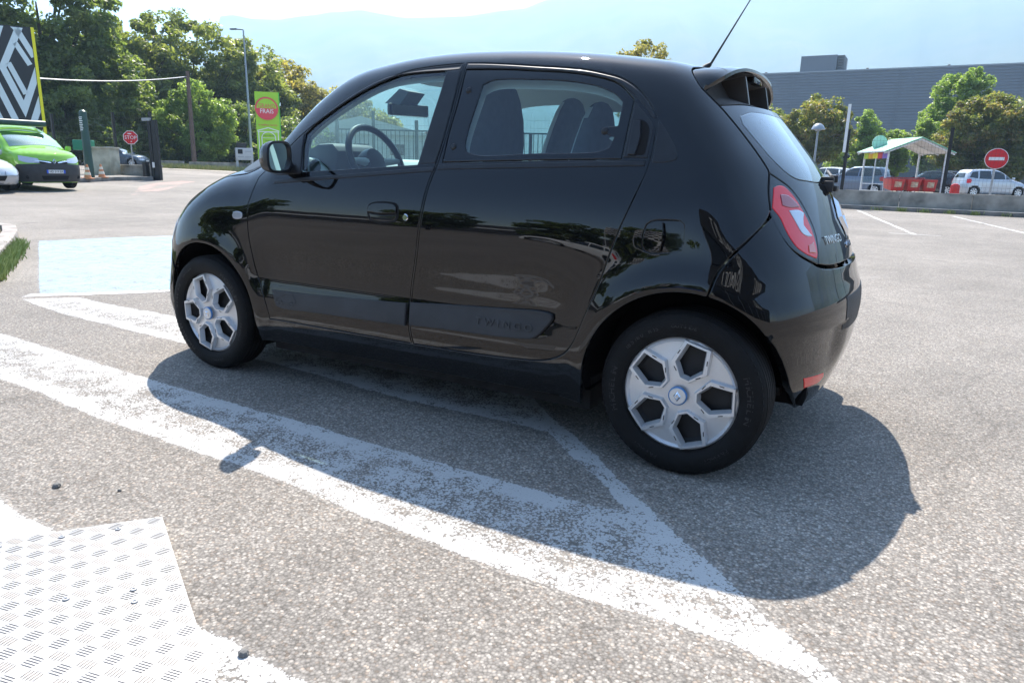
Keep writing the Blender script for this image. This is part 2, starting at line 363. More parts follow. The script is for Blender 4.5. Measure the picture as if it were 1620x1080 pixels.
    mc=nd(nt,'ShaderNodeMapRange'); mc.inputs[1].default_value=.0006; mc.inputs[2].default_value=.003; mc.inputs[3].default_value=.87; mc.inputs[4].default_value=1; L(vc.outputs['Distance'],mc.inputs[0])
    mk=nd(nt,'ShaderNodeMix',data_type='RGBA',blend_type='MULTIPLY'); mk.inputs[0].default_value=1; L(mp.outputs[2],mk.inputs[6]); L(mc.outputs[0],mk.inputs[7])
    last=mk.outputs[2]
    if paint:
        # worn paint: keeps to the stone tops, missing where wear noise is high
        nw=nd(nt,'ShaderNodeTexNoise'); nw.inputs['Scale'].default_value=7; nw.inputs['Detail'].default_value=10; nw.inputs['Roughness'].default_value=.72; L(O,nw.inputs['Vector'])
        s1=nd(nt,'ShaderNodeMath',operation='MULTIPLY_ADD'); s1.inputs[1].default_value=.34; L(v.outputs['Distance'],s1.inputs[0]); L(nw.outputs[0],s1.inputs[2])
        s2=nd(nt,'ShaderNodeMath',operation='MULTIPLY_ADD'); s2.inputs[1].default_value=.12; L(sep.outputs[2],s2.inputs[0]); L(s1.outputs[0],s2.inputs[2])
        ca=nd(nt,'ShaderNodeAttribute',attribute_name='cover'); s4=nd(nt,'ShaderNodeMath',operation='MULTIPLY_ADD'); s4.inputs[1].default_value=-.55; L(ca.outputs['Fac'],s4.inputs[0]); s5=nd(nt,'ShaderNodeMath',operation='ADD'); s5.inputs[1].default_value=.55; L(s2.outputs[0],s5.inputs[0]); L(s5.outputs[0],s4.inputs[2]); s2=s4
        th=nd(nt,'ShaderNodeMapRange'); th.inputs[1].default_value=.98-wear*.5; th.inputs[2].default_value=1.03-wear*.5; th.inputs[3].default_value=1; th.inputs[4].default_value=.06; L(s2.outputs[0],th.inputs[0])
        nv=nd(nt,'ShaderNodeTexNoise'); nv.inputs['Scale'].default_value=1.6; nv.inputs['Detail'].default_value=6; L(O,nv.inputs['Vector'])
        pc=nd(nt,'ShaderNodeMix',data_type='RGBA'); pc.inputs[6].default_value=tuple(x*.74 for x in paint)+(1,); pc.inputs[7].default_value=tuple(paint)+(1,); L(nv.outputs[0],pc.inputs[0])
        mx=nd(nt,'ShaderNodeMix',data_type='RGBA'); L(th.outputs[0],mx.inputs[0]); L(last,mx.inputs[6]); L(pc.outputs[2],mx.inputs[7]); last=mx.outputs[2]
    L(last,b.inputs['Base Color']); b.inputs['Roughness'].default_value=.82; b.inputs['Specular IOR Level'].default_value=.35
    # bump: stones
    sm=nd(nt,'ShaderNodeMath',operation='MULTIPLY_ADD'); sm.inputs[1].default_value=-.75; L(v.outputs['Distance'],sm.inputs[0]); L(sep.outputs[0],sm.inputs[2])
    s3=nd(nt,'ShaderNodeMath',operation='MULTIPLY_ADD'); s3.inputs[1].default_value=-.3; L(v2.outputs['Distance'],s3.inputs[0]); L(sm.outputs[0],s3.inputs[2])
    bp=nd(nt,'ShaderNodeBump'); bp.inputs['Strength'].default_value=.38 if not paint else .3; bp.inputs['Distance'].default_value=.003; L(s3.outputs[0],bp.inputs['Height']); L(bp.outputs[0],b.inputs['Normal'])
    return m
m_asph=asphalt('asphalt')
m_paintw=asphalt('worn_white_paint',(.53,.52,.50),wear=.54); m_paintd=asphalt('dense_white_paint',(.56,.55,.53),wear=.30); m_paintm=asphalt('thin_white_paint',(.70,.71,.71),wear=.42)
m_paintb=asphalt('worn_blue_paint',(.33,.455,.56),wear=.38); m_paintr=asphalt('faded_arrow_paint',(.42,.30,.26),wear=.45)
def gsheet(name,xs,ys,m,dz=0):
    V=[(x,y,gzf(x)+dz) for y in ys for x in xs]; n=len(xs)
    F=[(j*n+i,j*n+i+1,(j+1)*n+i+1,(j+1)*n+i) for j in range(len(ys)-1) for i in range(n-1)]
    return mesh(name,V,F,m,smooth=True)
gx=[-4200,-1500,-400,-120]+list(np.arange(-80,-14,1.5))+[-12,-6,0,6,15,60,300,1500,3000]; gy=[-400,-100,-40,-15,0,15,40,100,400,1500,4700]
tag(gsheet('ground',gx,gy,m_asph),kind='structure')
rnd=random.Random(5)
def marking(name,poly,m,lvl=1,jag=.003,step=.025,edge=.022,bands=False):
    """painted sheet lying lvl*4 mm over the ground, slightly uneven edge"""
    P=resample(np.array(poly,float),step,True,20)
    rs=np.random.RandomState(len(name)+len(P)); J=rs.normal(0,jag,P.shape); J=(J+np.roll(J,1,0)+np.roll(J,-1,0))/1.8; P=P+J
    G=[]; lo,hi=P.min(0),P.max(0); st=max(.25,max(hi-lo)/30)
    gx_,gy_=np.meshgrid(np.arange(lo[0],hi[0],st),np.arange(lo[1],hi[1],st)); G=np.c_[gx_.ravel(),gy_.ravel()]; G=G[inside(G,P)]; P1=offs(P,edge); G=G[inside(G,P1)]; P1=P1[inside(P1,P)]
    if bands:
        dP=lambda Z:np.concatenate([np.linalg.norm(Z[i:i+500,None]-P[None],axis=2).min(1) for i in range(0,len(Z),500)])
        for q in(.085,.125): R_q=offs(P,q); R_q=R_q[inside(R_q,P)]; R_q=R_q[dP(R_q)>q*.93]; P1=np.vstack([P1,R_q[::2]])
        G=G[dP(G)>.14]
    A=list(P)+list(P1)+list(G); n=len(P)
    ov,_,of,_,_,_=delaunay_2d_cdt([Vector(map(float,p)) for p in A],[(i,(i+1)%n) for i in range(n)],[],0,1e-6)
    Q=np.array([tuple(v) for v in ov]); T=[f for f in of if len(f)==3]; c=np.array([Q[list(f)].mean(0) for f in T]); k=inside(c,P)
    T=[f for f,kk in zip(T,k) if kk]
    V=[(x,y,gzf(x)+.0006*lvl) for x,y in Q]
    o=mesh(name,V,T,m); at=o.data.attributes.new('cover','FLOAT','POINT'); dm=np.full(len(Q),9.)
    for i in range(0,n,300): dm=np.minimum(dm,np.linalg.norm(Q[:,None]-P[None,i:i+300],axis=2).min(1))
    at.data.foreach_set('value',np.clip(dm/edge,0,1)+(.17*np.clip((.125-dm)/.04,0,1)*np.clip(dm/edge,0,1) if bands else 0))
    bm=bmesh.new(); bm.from_mesh(o.data)
    for f in bm.faces:
        if f.normal.z<0: f.normal_flip()
    bm.to_mesh(o.data); bm.free()
    return tag(o,kind='structure')
hat=[(-5.30,-.37),(-4.49,-.50),(-3.94,-.53),(-3.48,-.55),(-3.02,-.57),(-2.39,-.58),(-1.94,-.61),(-1.47,-.67),(-1.10,-.68),(-.75,-.675),(-.58,-.69),(-.43,-.83),(-.27,-.96),(-.06,-1.15),
 (-.21,-1.17),(-.39,-1.16),(-.58,-1.16),(-.78,-1.15),(-1.07,-1.15),(-1.44,-1.12),(-1.73,-1.12),(-2.04,-1.11),(-2.54,-1.09),(-3.13,-1.06),(-3.65,-1.03),(-4.24,-1.0),(-5.6,-.98),
 (-5.6,-1.44),(-3.14,-1.52),(-2.84,-1.53),(-2.52,-1.56),(-2.25,-1.58),(-1.9,-1.59),(-1.43,-1.60),(-1.17,-1.61),(-.93,-1.63),(-.64,-1.66),(-.41,-1.67),(-.2,-1.69),(-.01,-1.69),(.19,-1.68),(.45,-1.68),(.62,-1.73),(.80,-1.80),
 (.66,-1.66),(.56,-1.56),(.45,-1.48),(.34,-1.36),(.16,-1.21),(.03,-1.09),(-.15,-.92),(-.34,-.73),(-.53,-.57),(-.68,-.44),(-.86,-.25),(-1.02,-.11),(-1.8,-.10),(-2.6,-.10),(-3.76,-.09),(-4.05,-.08),(-4.5,-.09),(-5.01,-.06)]
marking('hatched_marking',hat,m_paintw,1,bands=True)
marking('white_marking',[(-2.3,-2.13),(-1.79,-2.15),(-1.56,-2.17),(-1.41,-2.17),(-.67,-2.24),(-.59,-2.235),(-.5,-2.245),(-.31,-2.25),(.1,-2.26),(.1,-2.52),(-1.0,-2.74),(-2.3,-2.5)],m_paintd,1)
marking('blue_bay',[(-9.35,1.86),(-8.75,3.40),(-5.6,8.5),(-1.6,6.3),(-4.70,.52),(-5.33,-.22)],m_paintb,1)
marking('bay_line',[(-9.45,1.86),(-5.66,8.55),(-5.54,8.48),(-8.75,3.28),(-9.30,1.80)],m_paintd,2)
marking('bay_line',[(-5.36,-.33),(-4.72,.43),(-1.5,6.2),(-1.62,6.27),(-4.83,.53),(-5.46,-.21)],m_paintd,2)
for k,(a,b) in enumerate((((-1.09,22.19),(.61,12.57)),((1.47,21.19),(3.17,11.5)),((4.0,20.9),(5.7,11.2)),((-3.7,22.5),(-2.0,12.9)))):
    d=Vector((b[0]-a[0],b[1]-a[1],0)).normalized(); n_=(-d.y*.055,d.x*.055)
    marking('bay_line',[(a[0]-n_[0],a[1]-n_[1]),(b[0]-n_[0],b[1]-n_[1]),(b[0]+n_[0],b[1]+n_[1]),(a[0]+n_[0],a[1]+n_[1])],m_paintd,1,.004,.4,.012)
    marking('bay_line',[(b[0]-.45,b[1]-.04),(b[0]+.45,b[1]-.04),(b[0]+.45,b[1]+.04),(b[0]-.45,b[1]+.04)],m_paintd,2,.004,.4,.012)
marking('painted_arrow',[(-19.6,9.7),(-21.6,12.2),(-24.2,14.8),(-24.5,14.2),(-22.0,11.9),(-21.1,10.5),(-23.0,13.1),(-26.5,17.2),(-27.1,16.9),(-24.97,13.91)],m_paintr,1,.01,.3)
marking('parking_line',[(-26.9,9.2),(-21.5,8.1),(-21.4,8.25),(-26.8,9.4)],m_paintw,1,.006,.3)
# street beyond the gate (older, paler surface) and pavement strip
m_road=asphalt('street_surface',bright=1.25); m_pave=asphalt('pavement_surface',bright=1.7,warm=.05)
def gpoly(name,poly,m,dz,kind='structure'):
    P=np.array(poly,float); n=len(P); lo,hi=P.min(0),P.max(0); gx_,gy_=np.meshgrid(np.arange(lo[0],hi[0],2.),np.arange(lo[1],hi[1],2.)); G=np.c_[gx_.ravel(),gy_.ravel()]; G=G[inside(G,P)]
    P2=resample(P,2.,True,5); n=len(P2)
    ov,_,of,_,_,_=delaunay_2d_cdt([Vector(map(float,p)) for p in list(P2)+list(G)],[(i,(i+1)%n) for i in range(n)],[],0,1e-6)
    Q=np.array([tuple(v) for v in ov]); T=[f for f in of if len(f)==3]; c=np.array([Q[list(f)].mean(0) for f in T]); k=inside(c,P2); T=[f for f,kk in zip(T,k) if kk]
    T=[f if np.cross(Q[f[1]]-Q[f[0]],Q[f[2]]-Q[f[1]])>0 else f[::-1] for f in T]
    o=mesh(name,[(x,y,gzf(x)+dz) for x,y in Q],T,m); return tag(o,kind=kind)
def band(a,b,w0,w1):
    d=Vector((b[0]-a[0],b[1]-a[1])); n_=Vector((-d.y,d.x)).normalized()
    return [(a[0]+n_.x*w0,a[1]+n_.y*w0),(b[0]+n_.x*w0,b[1]+n_.y*w0),(b[0]+n_.x*w1,b[1]+n_.y*w1),(a[0]+n_.x*w1,a[1]+n_.y*w1)]
ST=((-52,13),(-18,37))   # line of the street, running behind the gate
gpoly('street',band(*ST,-2.0,3.2),m_road,.004)
gpoly('far_street',band((-66,18),(-24,48),1.5,7.5),m_road,.006)
# ---------------- the black hatchback ----------------
XR,XF=0.0,-2.492
# half width by height: door section and wheel/fender section
Wd=spl([.12,.18,.24,.30,.36,.42,.47,.52,.60,.70,.80,.88,.95,1.02,1.08,1.2,1.35,1.5,1.6],
       [.74,.765,.787,.800,.806,.806,.798,.789,.791,.799,.801,.795,.783,.764,.742,.702,.645,.585,.54])
Wf=spl([.12,.20,.30,.42,.52,.62,.70,.80,.88,.95,1.02,1.08,1.2,1.35,1.5,1.6],
       [.755,.775,.795,.806,.811,.812,.810,.805,.797,.784,.764,.742,.702,.645,.585,.54])
Pl=spl([-3.3,-3.0,-2.7,-2.3,-1.8,-1.2,-.6,-.2,.2,.5],[-.06,-.028,-.010,.000,.004,.008,.008,.004,-.014,-.045])
def W(x,z):
    b=sst(-.62,-.25,x)+sst(-1.98,-2.25,x)
    w=Wd(z)*(1-b)+Wf(z)*b+Pl(x)
    up=sst(.9,1.5,z)
    w=w-up*(.026*sst(-.8,.25,x)**1.0+.03*sst(-1.3,-2.3,x))
    for xc,r,am in((XR,.375,.022),(XF,.36,.016)):
        d=np.sqrt((x-xc)**2+(z-.305)**2)
        w=w+am*np.exp(-((d-r)/.075)**2)*sst(.05,.35,z+.1)
    return w
Tc=spl([-3.6,-3.25,-3.12,-3.05,-2.95,-2.8,-2.6,-2.42,-2.32,-2.22,-2.05,-1.9,-1.75,-1.6,-1.4,-1.15,-.9,-.6,-.35,-.1,.1,.4,.7],
       [.24,.64,.80,.865,.94,1.000,1.052,1.09,1.14,1.235,1.375,1.462,1.510,1.532,1.552,1.561,1.555,1.533,1.502,1.458,1.405,1.32,1.2])
def T(x,y):
    y2=np.minimum(y*y,.75)
    xs=x-.42*y2*(1-.55*sst(-1.9,-1.3,x))
    xs=np.where(x>-1.0,x+0*xs,xs*1.0) if False else x-.42*y2*sst(-.9,-1.9,x)*sst(-3.3,-2.6,x)-.10*y2*sst(-2.5,-3.0,x)
    return Tc(xs)-(.055+.06*sst(-2.4,-2.8,x))*y2-.12*y2*y2
Rc=spl([.1,.2,.3,.42,.5,.56,.62,.68,.74,.8,.9,1.0,1.08,1.2,1.35,1.45,1.6],
       [.37,.40,.44,.475,.484,.488,.482,.462,.446,.428,.385,.335,.288,.190,.055,-.035,-.17])
def Rr(y,z):
    y2=np.minimum(y*y,.75)
    return Rc(z)-(.22+.10*sst(.7,1.0,z))*y2-.15*y2*y2-.022*sst(.542,.528,z)*sst(.30,.46,z)*sst(.2,.36,np.sqrt(y2))
Fc=spl([.1,.2,.3,.45,.6,.7,.8,.9,1.0],[-3.06,-3.09,-3.11,-3.118,-3.10,-3.07,-3.03,-2.96,-2.8])
def Ff(y,z):
    y2=np.minimum(y*y,.75)
    return Fc(z)+(.16+.08*sst(.3,.55,z))*y2+.35*y2*y2
def F_hatch(x,y,z):
    ay=np.sqrt(y*y+1e-8)
    s=(ay-W(x,z))
    gs=.94-.03*sst(1.0,1.3,z)
    t=(z-T(x,y)); gt=1-.28*sst(-2.5,-2.2,x)*sst(-1.4,-1.9,x)-.3*sst(-2.8,-3.1,x)
    r=(x-Rr(y,z))*(.93-.2*sst(.95,1.2,z))
    f=(Ff(y,z)-x)*.9
    a=smax(s*gs,t*gt,.17-.0*x)
    k=.17
    b=smax(r,f,.1)
    kc=.20-.09*sst(.85,1.1,z)*sst(-1.5,-.8,x)
    a=smax(a,b,kc)
    bot=.155-z
    return smax(a,bot,.05)
S=Surf(F_hatch,z0=.72,xr=-.35,xf=-2.2)
m_black=paint('black_paint',(.0022,.0025,.0035),flake=0,rough=.22,dust=.012)
m_satin=mat('satin_black_trim',(.018,.02,.024),rough=.38,spec=.5,var=.3,vs=20)
m_plastic=mat('grained_black_plastic',(.040,.041,.044),rough=.55,bump=.25,bs=600,var=.3,vs=8)
m_dark=mat('dark_void',(.008,.008,.009),rough=.9)
m_pianoblk=mat('gloss_black_glass',(.006,.007,.009),rough=.04,spec=.7)
m_glass=glassmat('side_glass',(.62,.80,.80),1.0)
m_glassw=glassmat('windscreen_glass',(.74,.88,.86),.8)
m_glassr=glassmat('rear_glass',(.20,.28,.30),1.5)
m_rubber=mat('tyre_rubber',(.009,.009,.0095),rough=.72,spec=.3,var=.35,vs=14,bump=.3,bs=300)
m_rubtxt=mat('tyre_lettering',(.028,.028,.029),rough=.55)
m_silver=mat('silver_wheel_paint',(.72,.73,.74),rough=.34,metal=.5,coat=.2,var=.12,vs=9)
m_chrome=mat('chrome',(.8,.82,.85),rough=.08,metal=1)
m_steel=mat('dark_steel',(.03,.031,.034),rough=.6,metal=.3,var=.3,vs=12)
m_blue=mat('blue_cap_ring',(.06,.20,.45),rough=.35)
m_red=mat('red_lens',(.80,.008,.016),rough=.12,coat=.35)
m_red2=mat('deep_red_lens',(.30,.006,.010),rough=.08,coat=1)
m_clear=mat('clear_lens',(.50,.53,.58),rough=.08,coat=1,metal=.4)
m_amber=mat('amber_lens',(.62,.07,.02),rough=.1,coat=1)
m_seat=mat('seat_fabric_dark',(.08,.09,.105),rough=.9,bump=.3,bs=500,var=.25,vs=30)
m_seatl=mat('seat_fabric_light',(.55,.56,.56),rough=.85,bump=.3,bs=500)
m_liner=mat('headliner',(.58,.57,.53),rough=.95,bump=.2,bs=300)
m_dash=mat('dash_pale',(.66,.68,.66),rough=.6,bump=.2,bs=400)
m_dashd=mat('dash_dark',(.09,.10,.11),rough=.6,bump=.2,bs=400)
m_undr=mat('underbody',(.012,.012,.013),rough=.95,spec=.1)
m_mirr=mat('mirror_glass',(.85,.88,.9),rough=.01,metal=1)
m_under=mat('underbody_dusty',(.02,.02,.021),rough=.9,var=.5,vs=15)
m_cavity=mat('spoiler_underside',(.085,.078,.072),rough=.45,coat=.2,var=.3,vs=12)  # gloss black part; the ground's reflection is painted in as brown-grey
car=empty('hatchback_car',(0,0,0),0,'glossy black five-door hatchback parked across the white hatched markings in the foreground','car')
FD=[(-1.048,1.480),(-1.147,1.477),(-1.242,1.472),(-1.322,1.463),(-1.4,1.444),(-1.495,1.413),(-1.602,1.367),(-1.723,1.3),(-1.807,1.248),(-1.891,1.188),(-1.975,1.116),(-2.041,1.058),(-2.10,1.012),(-2.118,.995),(-2.126,.951),(-2.144,.891),(-2.152,.866),(-2.153,.798),(-2.149,.719),(-2.132,.626),(-2.113,.55),(-2.077,.464),(-2.046,.378),(-2.036,.324),(-1.73,.324),(-1.42,.324),(-1.166,.324),(-1.176,.361),(-1.182,.41),(-1.185,.485),(-1.180,.56),(-1.146,.709),(-1.125,.85),(-1.106,.97),(-1.081,1.073),(-1.070,1.136),(-1.057,1.236),(-1.050,1.37)]
RD=[(-1.040,1.480),(-.945,1.475),(-.839,1.466),(-.709,1.453),(-.586,1.441),(-.494,1.429),(-.429,1.415),(-.345,1.391),(-.276,1.350),(-.223,1.298),(-.188,1.251),(-.183,1.186),(-.185,1.098),(-.197,1.035),(-.218,.966),(-.255,.863),(-.288,.759),(-.318,.66),(-.367,.54),(-.405,.441),(-.440,.392),(-.489,.362),(-.55,.345),(-.648,.336),(-.846,.327),(-1.006,.325),(-1.158,.324),(-1.168,.361),(-1.174,.41),(-1.177,.485),(-1.172,.56),(-1.138,.709),(-1.117,.85),(-1.098,.97),(-1.073,1.073),(-1.062,1.136),(-1.049,1.236),(-1.042,1.37)]
FG=[(-1.813,1.030),(-1.845,1.131),(-1.852,1.198),(-1.789,1.252),(-1.673,1.327),(-1.562,1.385),(-1.483,1.417),(-1.4,1.437),(-1.275,1.447),(-1.128,1.449),(-1.132,1.378),(-1.142,1.301),(-1.158,1.179),(-1.174,1.072),(-1.477,1.052)]
RG=[(-1.030,1.450),(-.83,1.441),(-.702,1.430),(-.581,1.420),(-.457,1.400),(-.358,1.370),(-.285,1.313),(-.287,1.208),(-.290,1.105),(-.492,1.100),(-.756,1.092),(-1.050,1.082),(-1.043,1.2),(-1.03,1.33)]
CL=[(-.93,1.384),(-.89,1.400),(-.72,1.398),(-.57,1.387),(-.447,1.366),(-.366,1.335),(-.327,1.303),(-.327,1.222),(-.364,1.219),(-.377,1.206),(-.364,1.192),(-.333,1.180),(-.346,1.145),(-.385,1.132),(-.626,1.123),(-.89,1.114),(-.945,1.127),(-.956,1.155)]
side3=lambda q: S.side(q)
grow0=lambda q: offs(np.array(q,float),-.004)
# half outline of the main shell
def arc(xc,r,a0,a1,n=26): 
    return [(xc+r*math.cos(R_(t)),.305+r*math.sin(R_(t))) for t in np.linspace(a0,a1,n)]
RR_,RF_=.366,.360
hedge=[(-.134,-.496,1.425),(-.113,-.53,1.398),(-.077,-.557,1.355),(-.033,-.557,1.316),(-.001,-.550,1.285),(.078,-.549,1.203),(.137,-.549,1.134),(.183,-.552,1.073)]
O3=[(-.135,0,1.462),(-.135,-.25,1.455)]+hedge+[(.196,-.601,1.008),(.213,-.63,.951)]
O3+=[tuple(p) for p in S.side([(.210,.915),(.187,.873),(.131,.801),(.096,.745),(.075,.668)])]
arcR=arc(0,RR_,79,184); arcR=[p for p in arcR]+[(-.372,.255),(-.372,.20)]
O3+=[tuple(p) for p in S.side(arcR)]
arcFF=lambda a0,a1,n: [(XF+(RF_-.055*float(sst(95,180,t)))*math.cos(R_(t)),.305+(RF_-.055*float(sst(95,180,t)))*math.sin(R_(t))) for t in np.linspace(a0,a1,n)]
arcF=[(-2.492+.372,.20),(-2.492+.368,.255)]+arcFF(0,138,26)
O3+=[tuple(p) for p in S.side(arcF)]
O3+=[tuple(p) for p in S.side([(-2.795,.60),(-2.80,.70),(-2.775,.785)])]
O3+=[tuple(p) for p in S.top([(-2.72,-.655),(-2.60,-.672),(-2.42,-.69),(-2.25,-.70),(-2.12,-.695),(-2.0,-.655),(-1.88,-.615),(-1.78,-.58),(-1.68,-.53),(-1.635,-.46),(-1.665,-.3),(-1.69,-.15),(-1.70,0)])]
shellO=O3
FUEL=[(-.138,.902),(-.08,.907),(-.045,.906),(-.030,.894),(-.027,.86),(-.029,.822),(-.045,.801),(-.09,.796),(-.130,.791),(-.157,.797),(-.169,.818),(-.168,.860),(-.158,.890)]
S.panel('body_shell',shellO,'X',m_black,car,holes=[S.side(FD),S.side(RD),S.side(FUEL)],both=True,gap=0,step=.026,skirt=.022,bev=.001,ang=30)
# wheel arch lips thickness are given by the skirt; dark liners inside
def arch_liner(xc,name):
    for sg in(-1,1):
        mb=MB(); pr=[]
        n=26
        for k in range(n+1):
            t=math.pi*(-.12+1.24*k/n); x=xc+.385*math.cos(t); z=.305+.385*math.sin(t); pr.append((x,max(z,.245 if xc==0 else .17)))
        yo=-S.lift('S',np.array([(x,max(z,.24)) for x,z in pr]),-.03)[:,1]; V=[(x,sg*min(float(v)-.012,.76),z) for (x,z),v in zip(pr,yo)]+[(x,sg*.50,z) for x,z in pr]
        Fc=[(k,k+1,n+2+k,n+1+k) for k in range(n)]; Fc.append(tuple(range(n+1,2*n+2)))
        mb.add(V,Fc); mb.build(name,m_undr,car)
arch_liner(XR,'wheel_arch_liner'); arch_liner(XF,'wheel_arch_liner')
# doors
for sd in(-1,1):
    fd=S.panel('front_door',side3(FD),'S',m_black,car,holes=[side3(FG)],side=sd,skirt=.03,gap=.0022,step=.024,ang=34)
    S.panel('window_glass',side3(FG),'S',m_glass,fd,side=sd,off=-.006,gap=-.004,skirt=0,bev=0)
    rd=S.panel('rear_door',side3(RD),'S',m_black,car,holes=[side3(RG)],side=sd,skirt=.03,gap=.0022,step=.024,ang=34)
    S.panel('window_surround',side3(RG),'S',m_pianoblk,rd,holes=[side3(CL)],side=sd,off=-.001,gap=.0015,skirt=.008,bev=.0008,dens=.01)
    S.panel('window_glass',side3(CL),'S',m_glass,rd,side=sd,off=-.0035,gap=-.004,skirt=0,bev=0,dens=.01)
    for kx,kz in((-.992,1.366),(-1.010,1.144),(-.372,1.204)):
        b=MB(); b.lathe([(0,.006),(.008,.0055),(.0125,.002),(.0145,-.002),(.0145,-.006)],n=20)
        M4=S.decal_frame(kx,kz); me=b.build('window_fixing',m_satin,rd,smooth=True)
        me.data.transform(M4)
        if sd>0: me.data.transform(Matrix.Diagonal((1,-1,1,1))); me.data.flip_normals()
    # belt strips
    bz=lambda x:1.036+.037*((x+1.5)/.43) if x<-1.07 else 1.074+.031*((x+1.07)/.88)
    def strip(x0,x1,h0,h1,n=14):
        xs=np.linspace(x0,x1,n); return [(x,bz(x)-.004+h1) for x in xs]+[(x,bz(x)-.004+h0) for x in xs[::-1]]
    S.panel('belt_moulding',side3(strip(-1.985,-1.085,-.020,-.004)),'S',m_satin,fd,side=sd,off=.004,skirt=.008,bev=.002,gap=0,step=.02,dens=.012)
    S.panel('belt_moulding',side3(strip(-1.066,-.20,-.016,.001)),'S',m_satin,rd,side=sd,off=.004,skirt=.008,bev=.002,gap=0,step=.02,dens=.012)
    # roof side weather strip above both doors
    def topstrip(pts,h):
        up=offs(np.array(pts+[(pts[-1][0],.9),(pts[0][0],.9)]),-h)[:len(pts)]; return [tuple(p) for p in pts]+[tuple(p) for p in up[::-1]]
    S.panel('window_frame',side3([(-1.056,1.476),(-1.147,1.473),(-1.242,1.468),(-1.322,1.459),(-1.4,1.440),(-1.495,1.409),(-1.602,1.363),(-1.723,1.297),(-1.807,1.245),(-1.862,1.205),(-1.856,1.198),(-1.789,1.256),(-1.673,1.331),(-1.562,1.389),(-1.483,1.421),(-1.4,1.441),(-1.275,1.451),(-1.10,1.453),(-1.06,1.455)]),'S',m_satin,fd,side=sd,off=.003,skirt=.006,bev=.0015,gap=.002,step=.02,dens=.01)
    S.panel('pillar_film',side3([(-1.056,1.450),(-1.124,1.448),(-1.128,1.378),(-1.138,1.301),(-1.154,1.179),(-1.170,1.073),(-1.084,1.078),(-1.073,1.136),(-1.061,1.236),(-1.054,1.37)]),'S',m_satin,fd,side=sd,off=.0015,skirt=.003,bev=.0008,gap=.001,step=.02,dens=.01)
    S.panel('window_frame',side3([(-1.036,1.476),(-.945,1.471),(-.839,1.462),(-.709,1.449),(-.586,1.437),(-.494,1.425),(-.429,1.411),(-.345,1.387),(-.276,1.346),(-.226,1.298),(-.192,1.250),(-.200,1.244),(-.24,1.285),(-.285,1.325),(-.358,1.373),(-.457,1.403),(-.581,1.423),(-.702,1.433),(-.83,1.444),(-1.034,1.453)]),'S',m_satin,rd,side=sd,off=.003,skirt=.006,bev=.0015,gap=.002,step=.02,dens=.01)
    # lower door mouldings
    M1=[(-2.003,.474),(-1.83,.477),(-1.648,.483),(-1.351,.494),(-1.190,.501),(-1.188,.402),(-1.342,.400),(-1.721,.394),(-1.93,.390),(-1.965,.398)]
    M2=[(-1.172,.506),(-1.016,.516),(-.742,.530),(-.535,.539),(-.503,.532),(-.499,.514),(-.515,.490),(-.545,.455),(-.575,.432),(-.625,.424),(-.818,.416),(-1.004,.413),(-1.168,.408)]
    for q,d in((M1,fd),(M2,rd)):
        S.panel('lower_moulding',side3(q),'S',m_plastic,d,side=sd,off=.018,skirt=.022,bev=.006,gap=.001,step=.02,dens=.012)
    # handle
    HO=[(-1.405,.868),(-1.400,.899),(-1.378,.911),(-1.255,.914),(-1.236,.900),(-1.233,.852),(-1.250,.834),(-1.336,.827),(-1.39,.834)]
    h=S.panel('door_handle',side3([(-1.399,.872),(-1.394,.893),(-1.375,.904),(-1.258,.907),(-1.243,.896),(-1.243,.872),(-1.32,.868)]),'S',m_black,fd,side=sd,off=.010,skirt=.012,bev=.003,gap=0,step=.014,dens=.008)
    S.panel('handle_recess',side3(HO),'S',m_dark,fd,side=sd,off=.0012,skirt=.002,bev=.0005,gap=0,step=.014,dens=.008)
    S.panel('recess_bowl',side3([(-1.392,.864),(-1.32,.860),(-1.247,.864),(-1.247,.853),(-1.262,.841),(-1.336,.835),(-1.382,.841)]),'S',m_pianoblk,fd,side=sd,off=.003,skirt=.003,bev=.002,gap=0,step=.014,dens=.008)
    b=MB(); b.lathe([(0,.004),(.0115,.004),(.014,.002),(.014,-.003)],n=20); lk=b.build('door_lock',m_chrome,fd,smooth=True); lk.data.transform(S.decal_frame(-1.197,.857))
    if sd>0: lk.data.transform(Matrix.Diagonal((1,-1,1,1))); lk.data.flip_normals()
    # rear quarter trim with hidden handle
    S.panel('quarter_trim',side3([(-.178,1.240),(-.134,1.190),(-.100,1.140),(-.090,1.122),(-.095,1.106),(-.125,1.098),(-.176,1.096),(-.176,1.16)]),'S',m_satin,car,side=sd,off=.003,skirt=.006,bev=.002,gap=0,step=.014,dens=.008)
    S.panel('handle_panel',side3([(-.279,1.306),(-.237,1.268),(-.196,1.222),(-.193,1.18),(-.194,1.110),(-.283,1.112)]),'S',m_satin,rd,side=sd,off=.003,skirt=.006,bev=.0015,gap=.001,step=.014,dens=.008)
    S.panel('handle_recess',side3([(-.268,1.240),(-.238,1.241),(-.219,1.230),(-.206,1.208),(-.205,1.13),(-.212,1.121),(-.268,1.121)]),'S',m_dark,rd,side=sd,off=.0045,skirt=.002,bev=.0005,gap=0,step=.014,dens=.006)
    S.panel('door_handle',side3([(-.268,1.239),(-.243,1.240),(-.232,1.18),(-.240,1.122),(-.267,1.122)]),'S',m_satin,rd,side=sd,off=.012,skirt=.008,bev=.002,gap=0,step=.014,dens=.006)
    # side indicator
    S.panel('side_indicator',side3([(-2.255,.812),(-2.248,.828),(-2.232,.832),(-2.202,.832),(-2.188,.826),(-2.185,.812),(-2.192,.801),(-2.21,.797),(-2.24,.797),(-2.252,.802)]),'S',m_clear,car,side=sd,off=.005,skirt=.006,bev=.002,gap=0,step=.014,dens=.005)
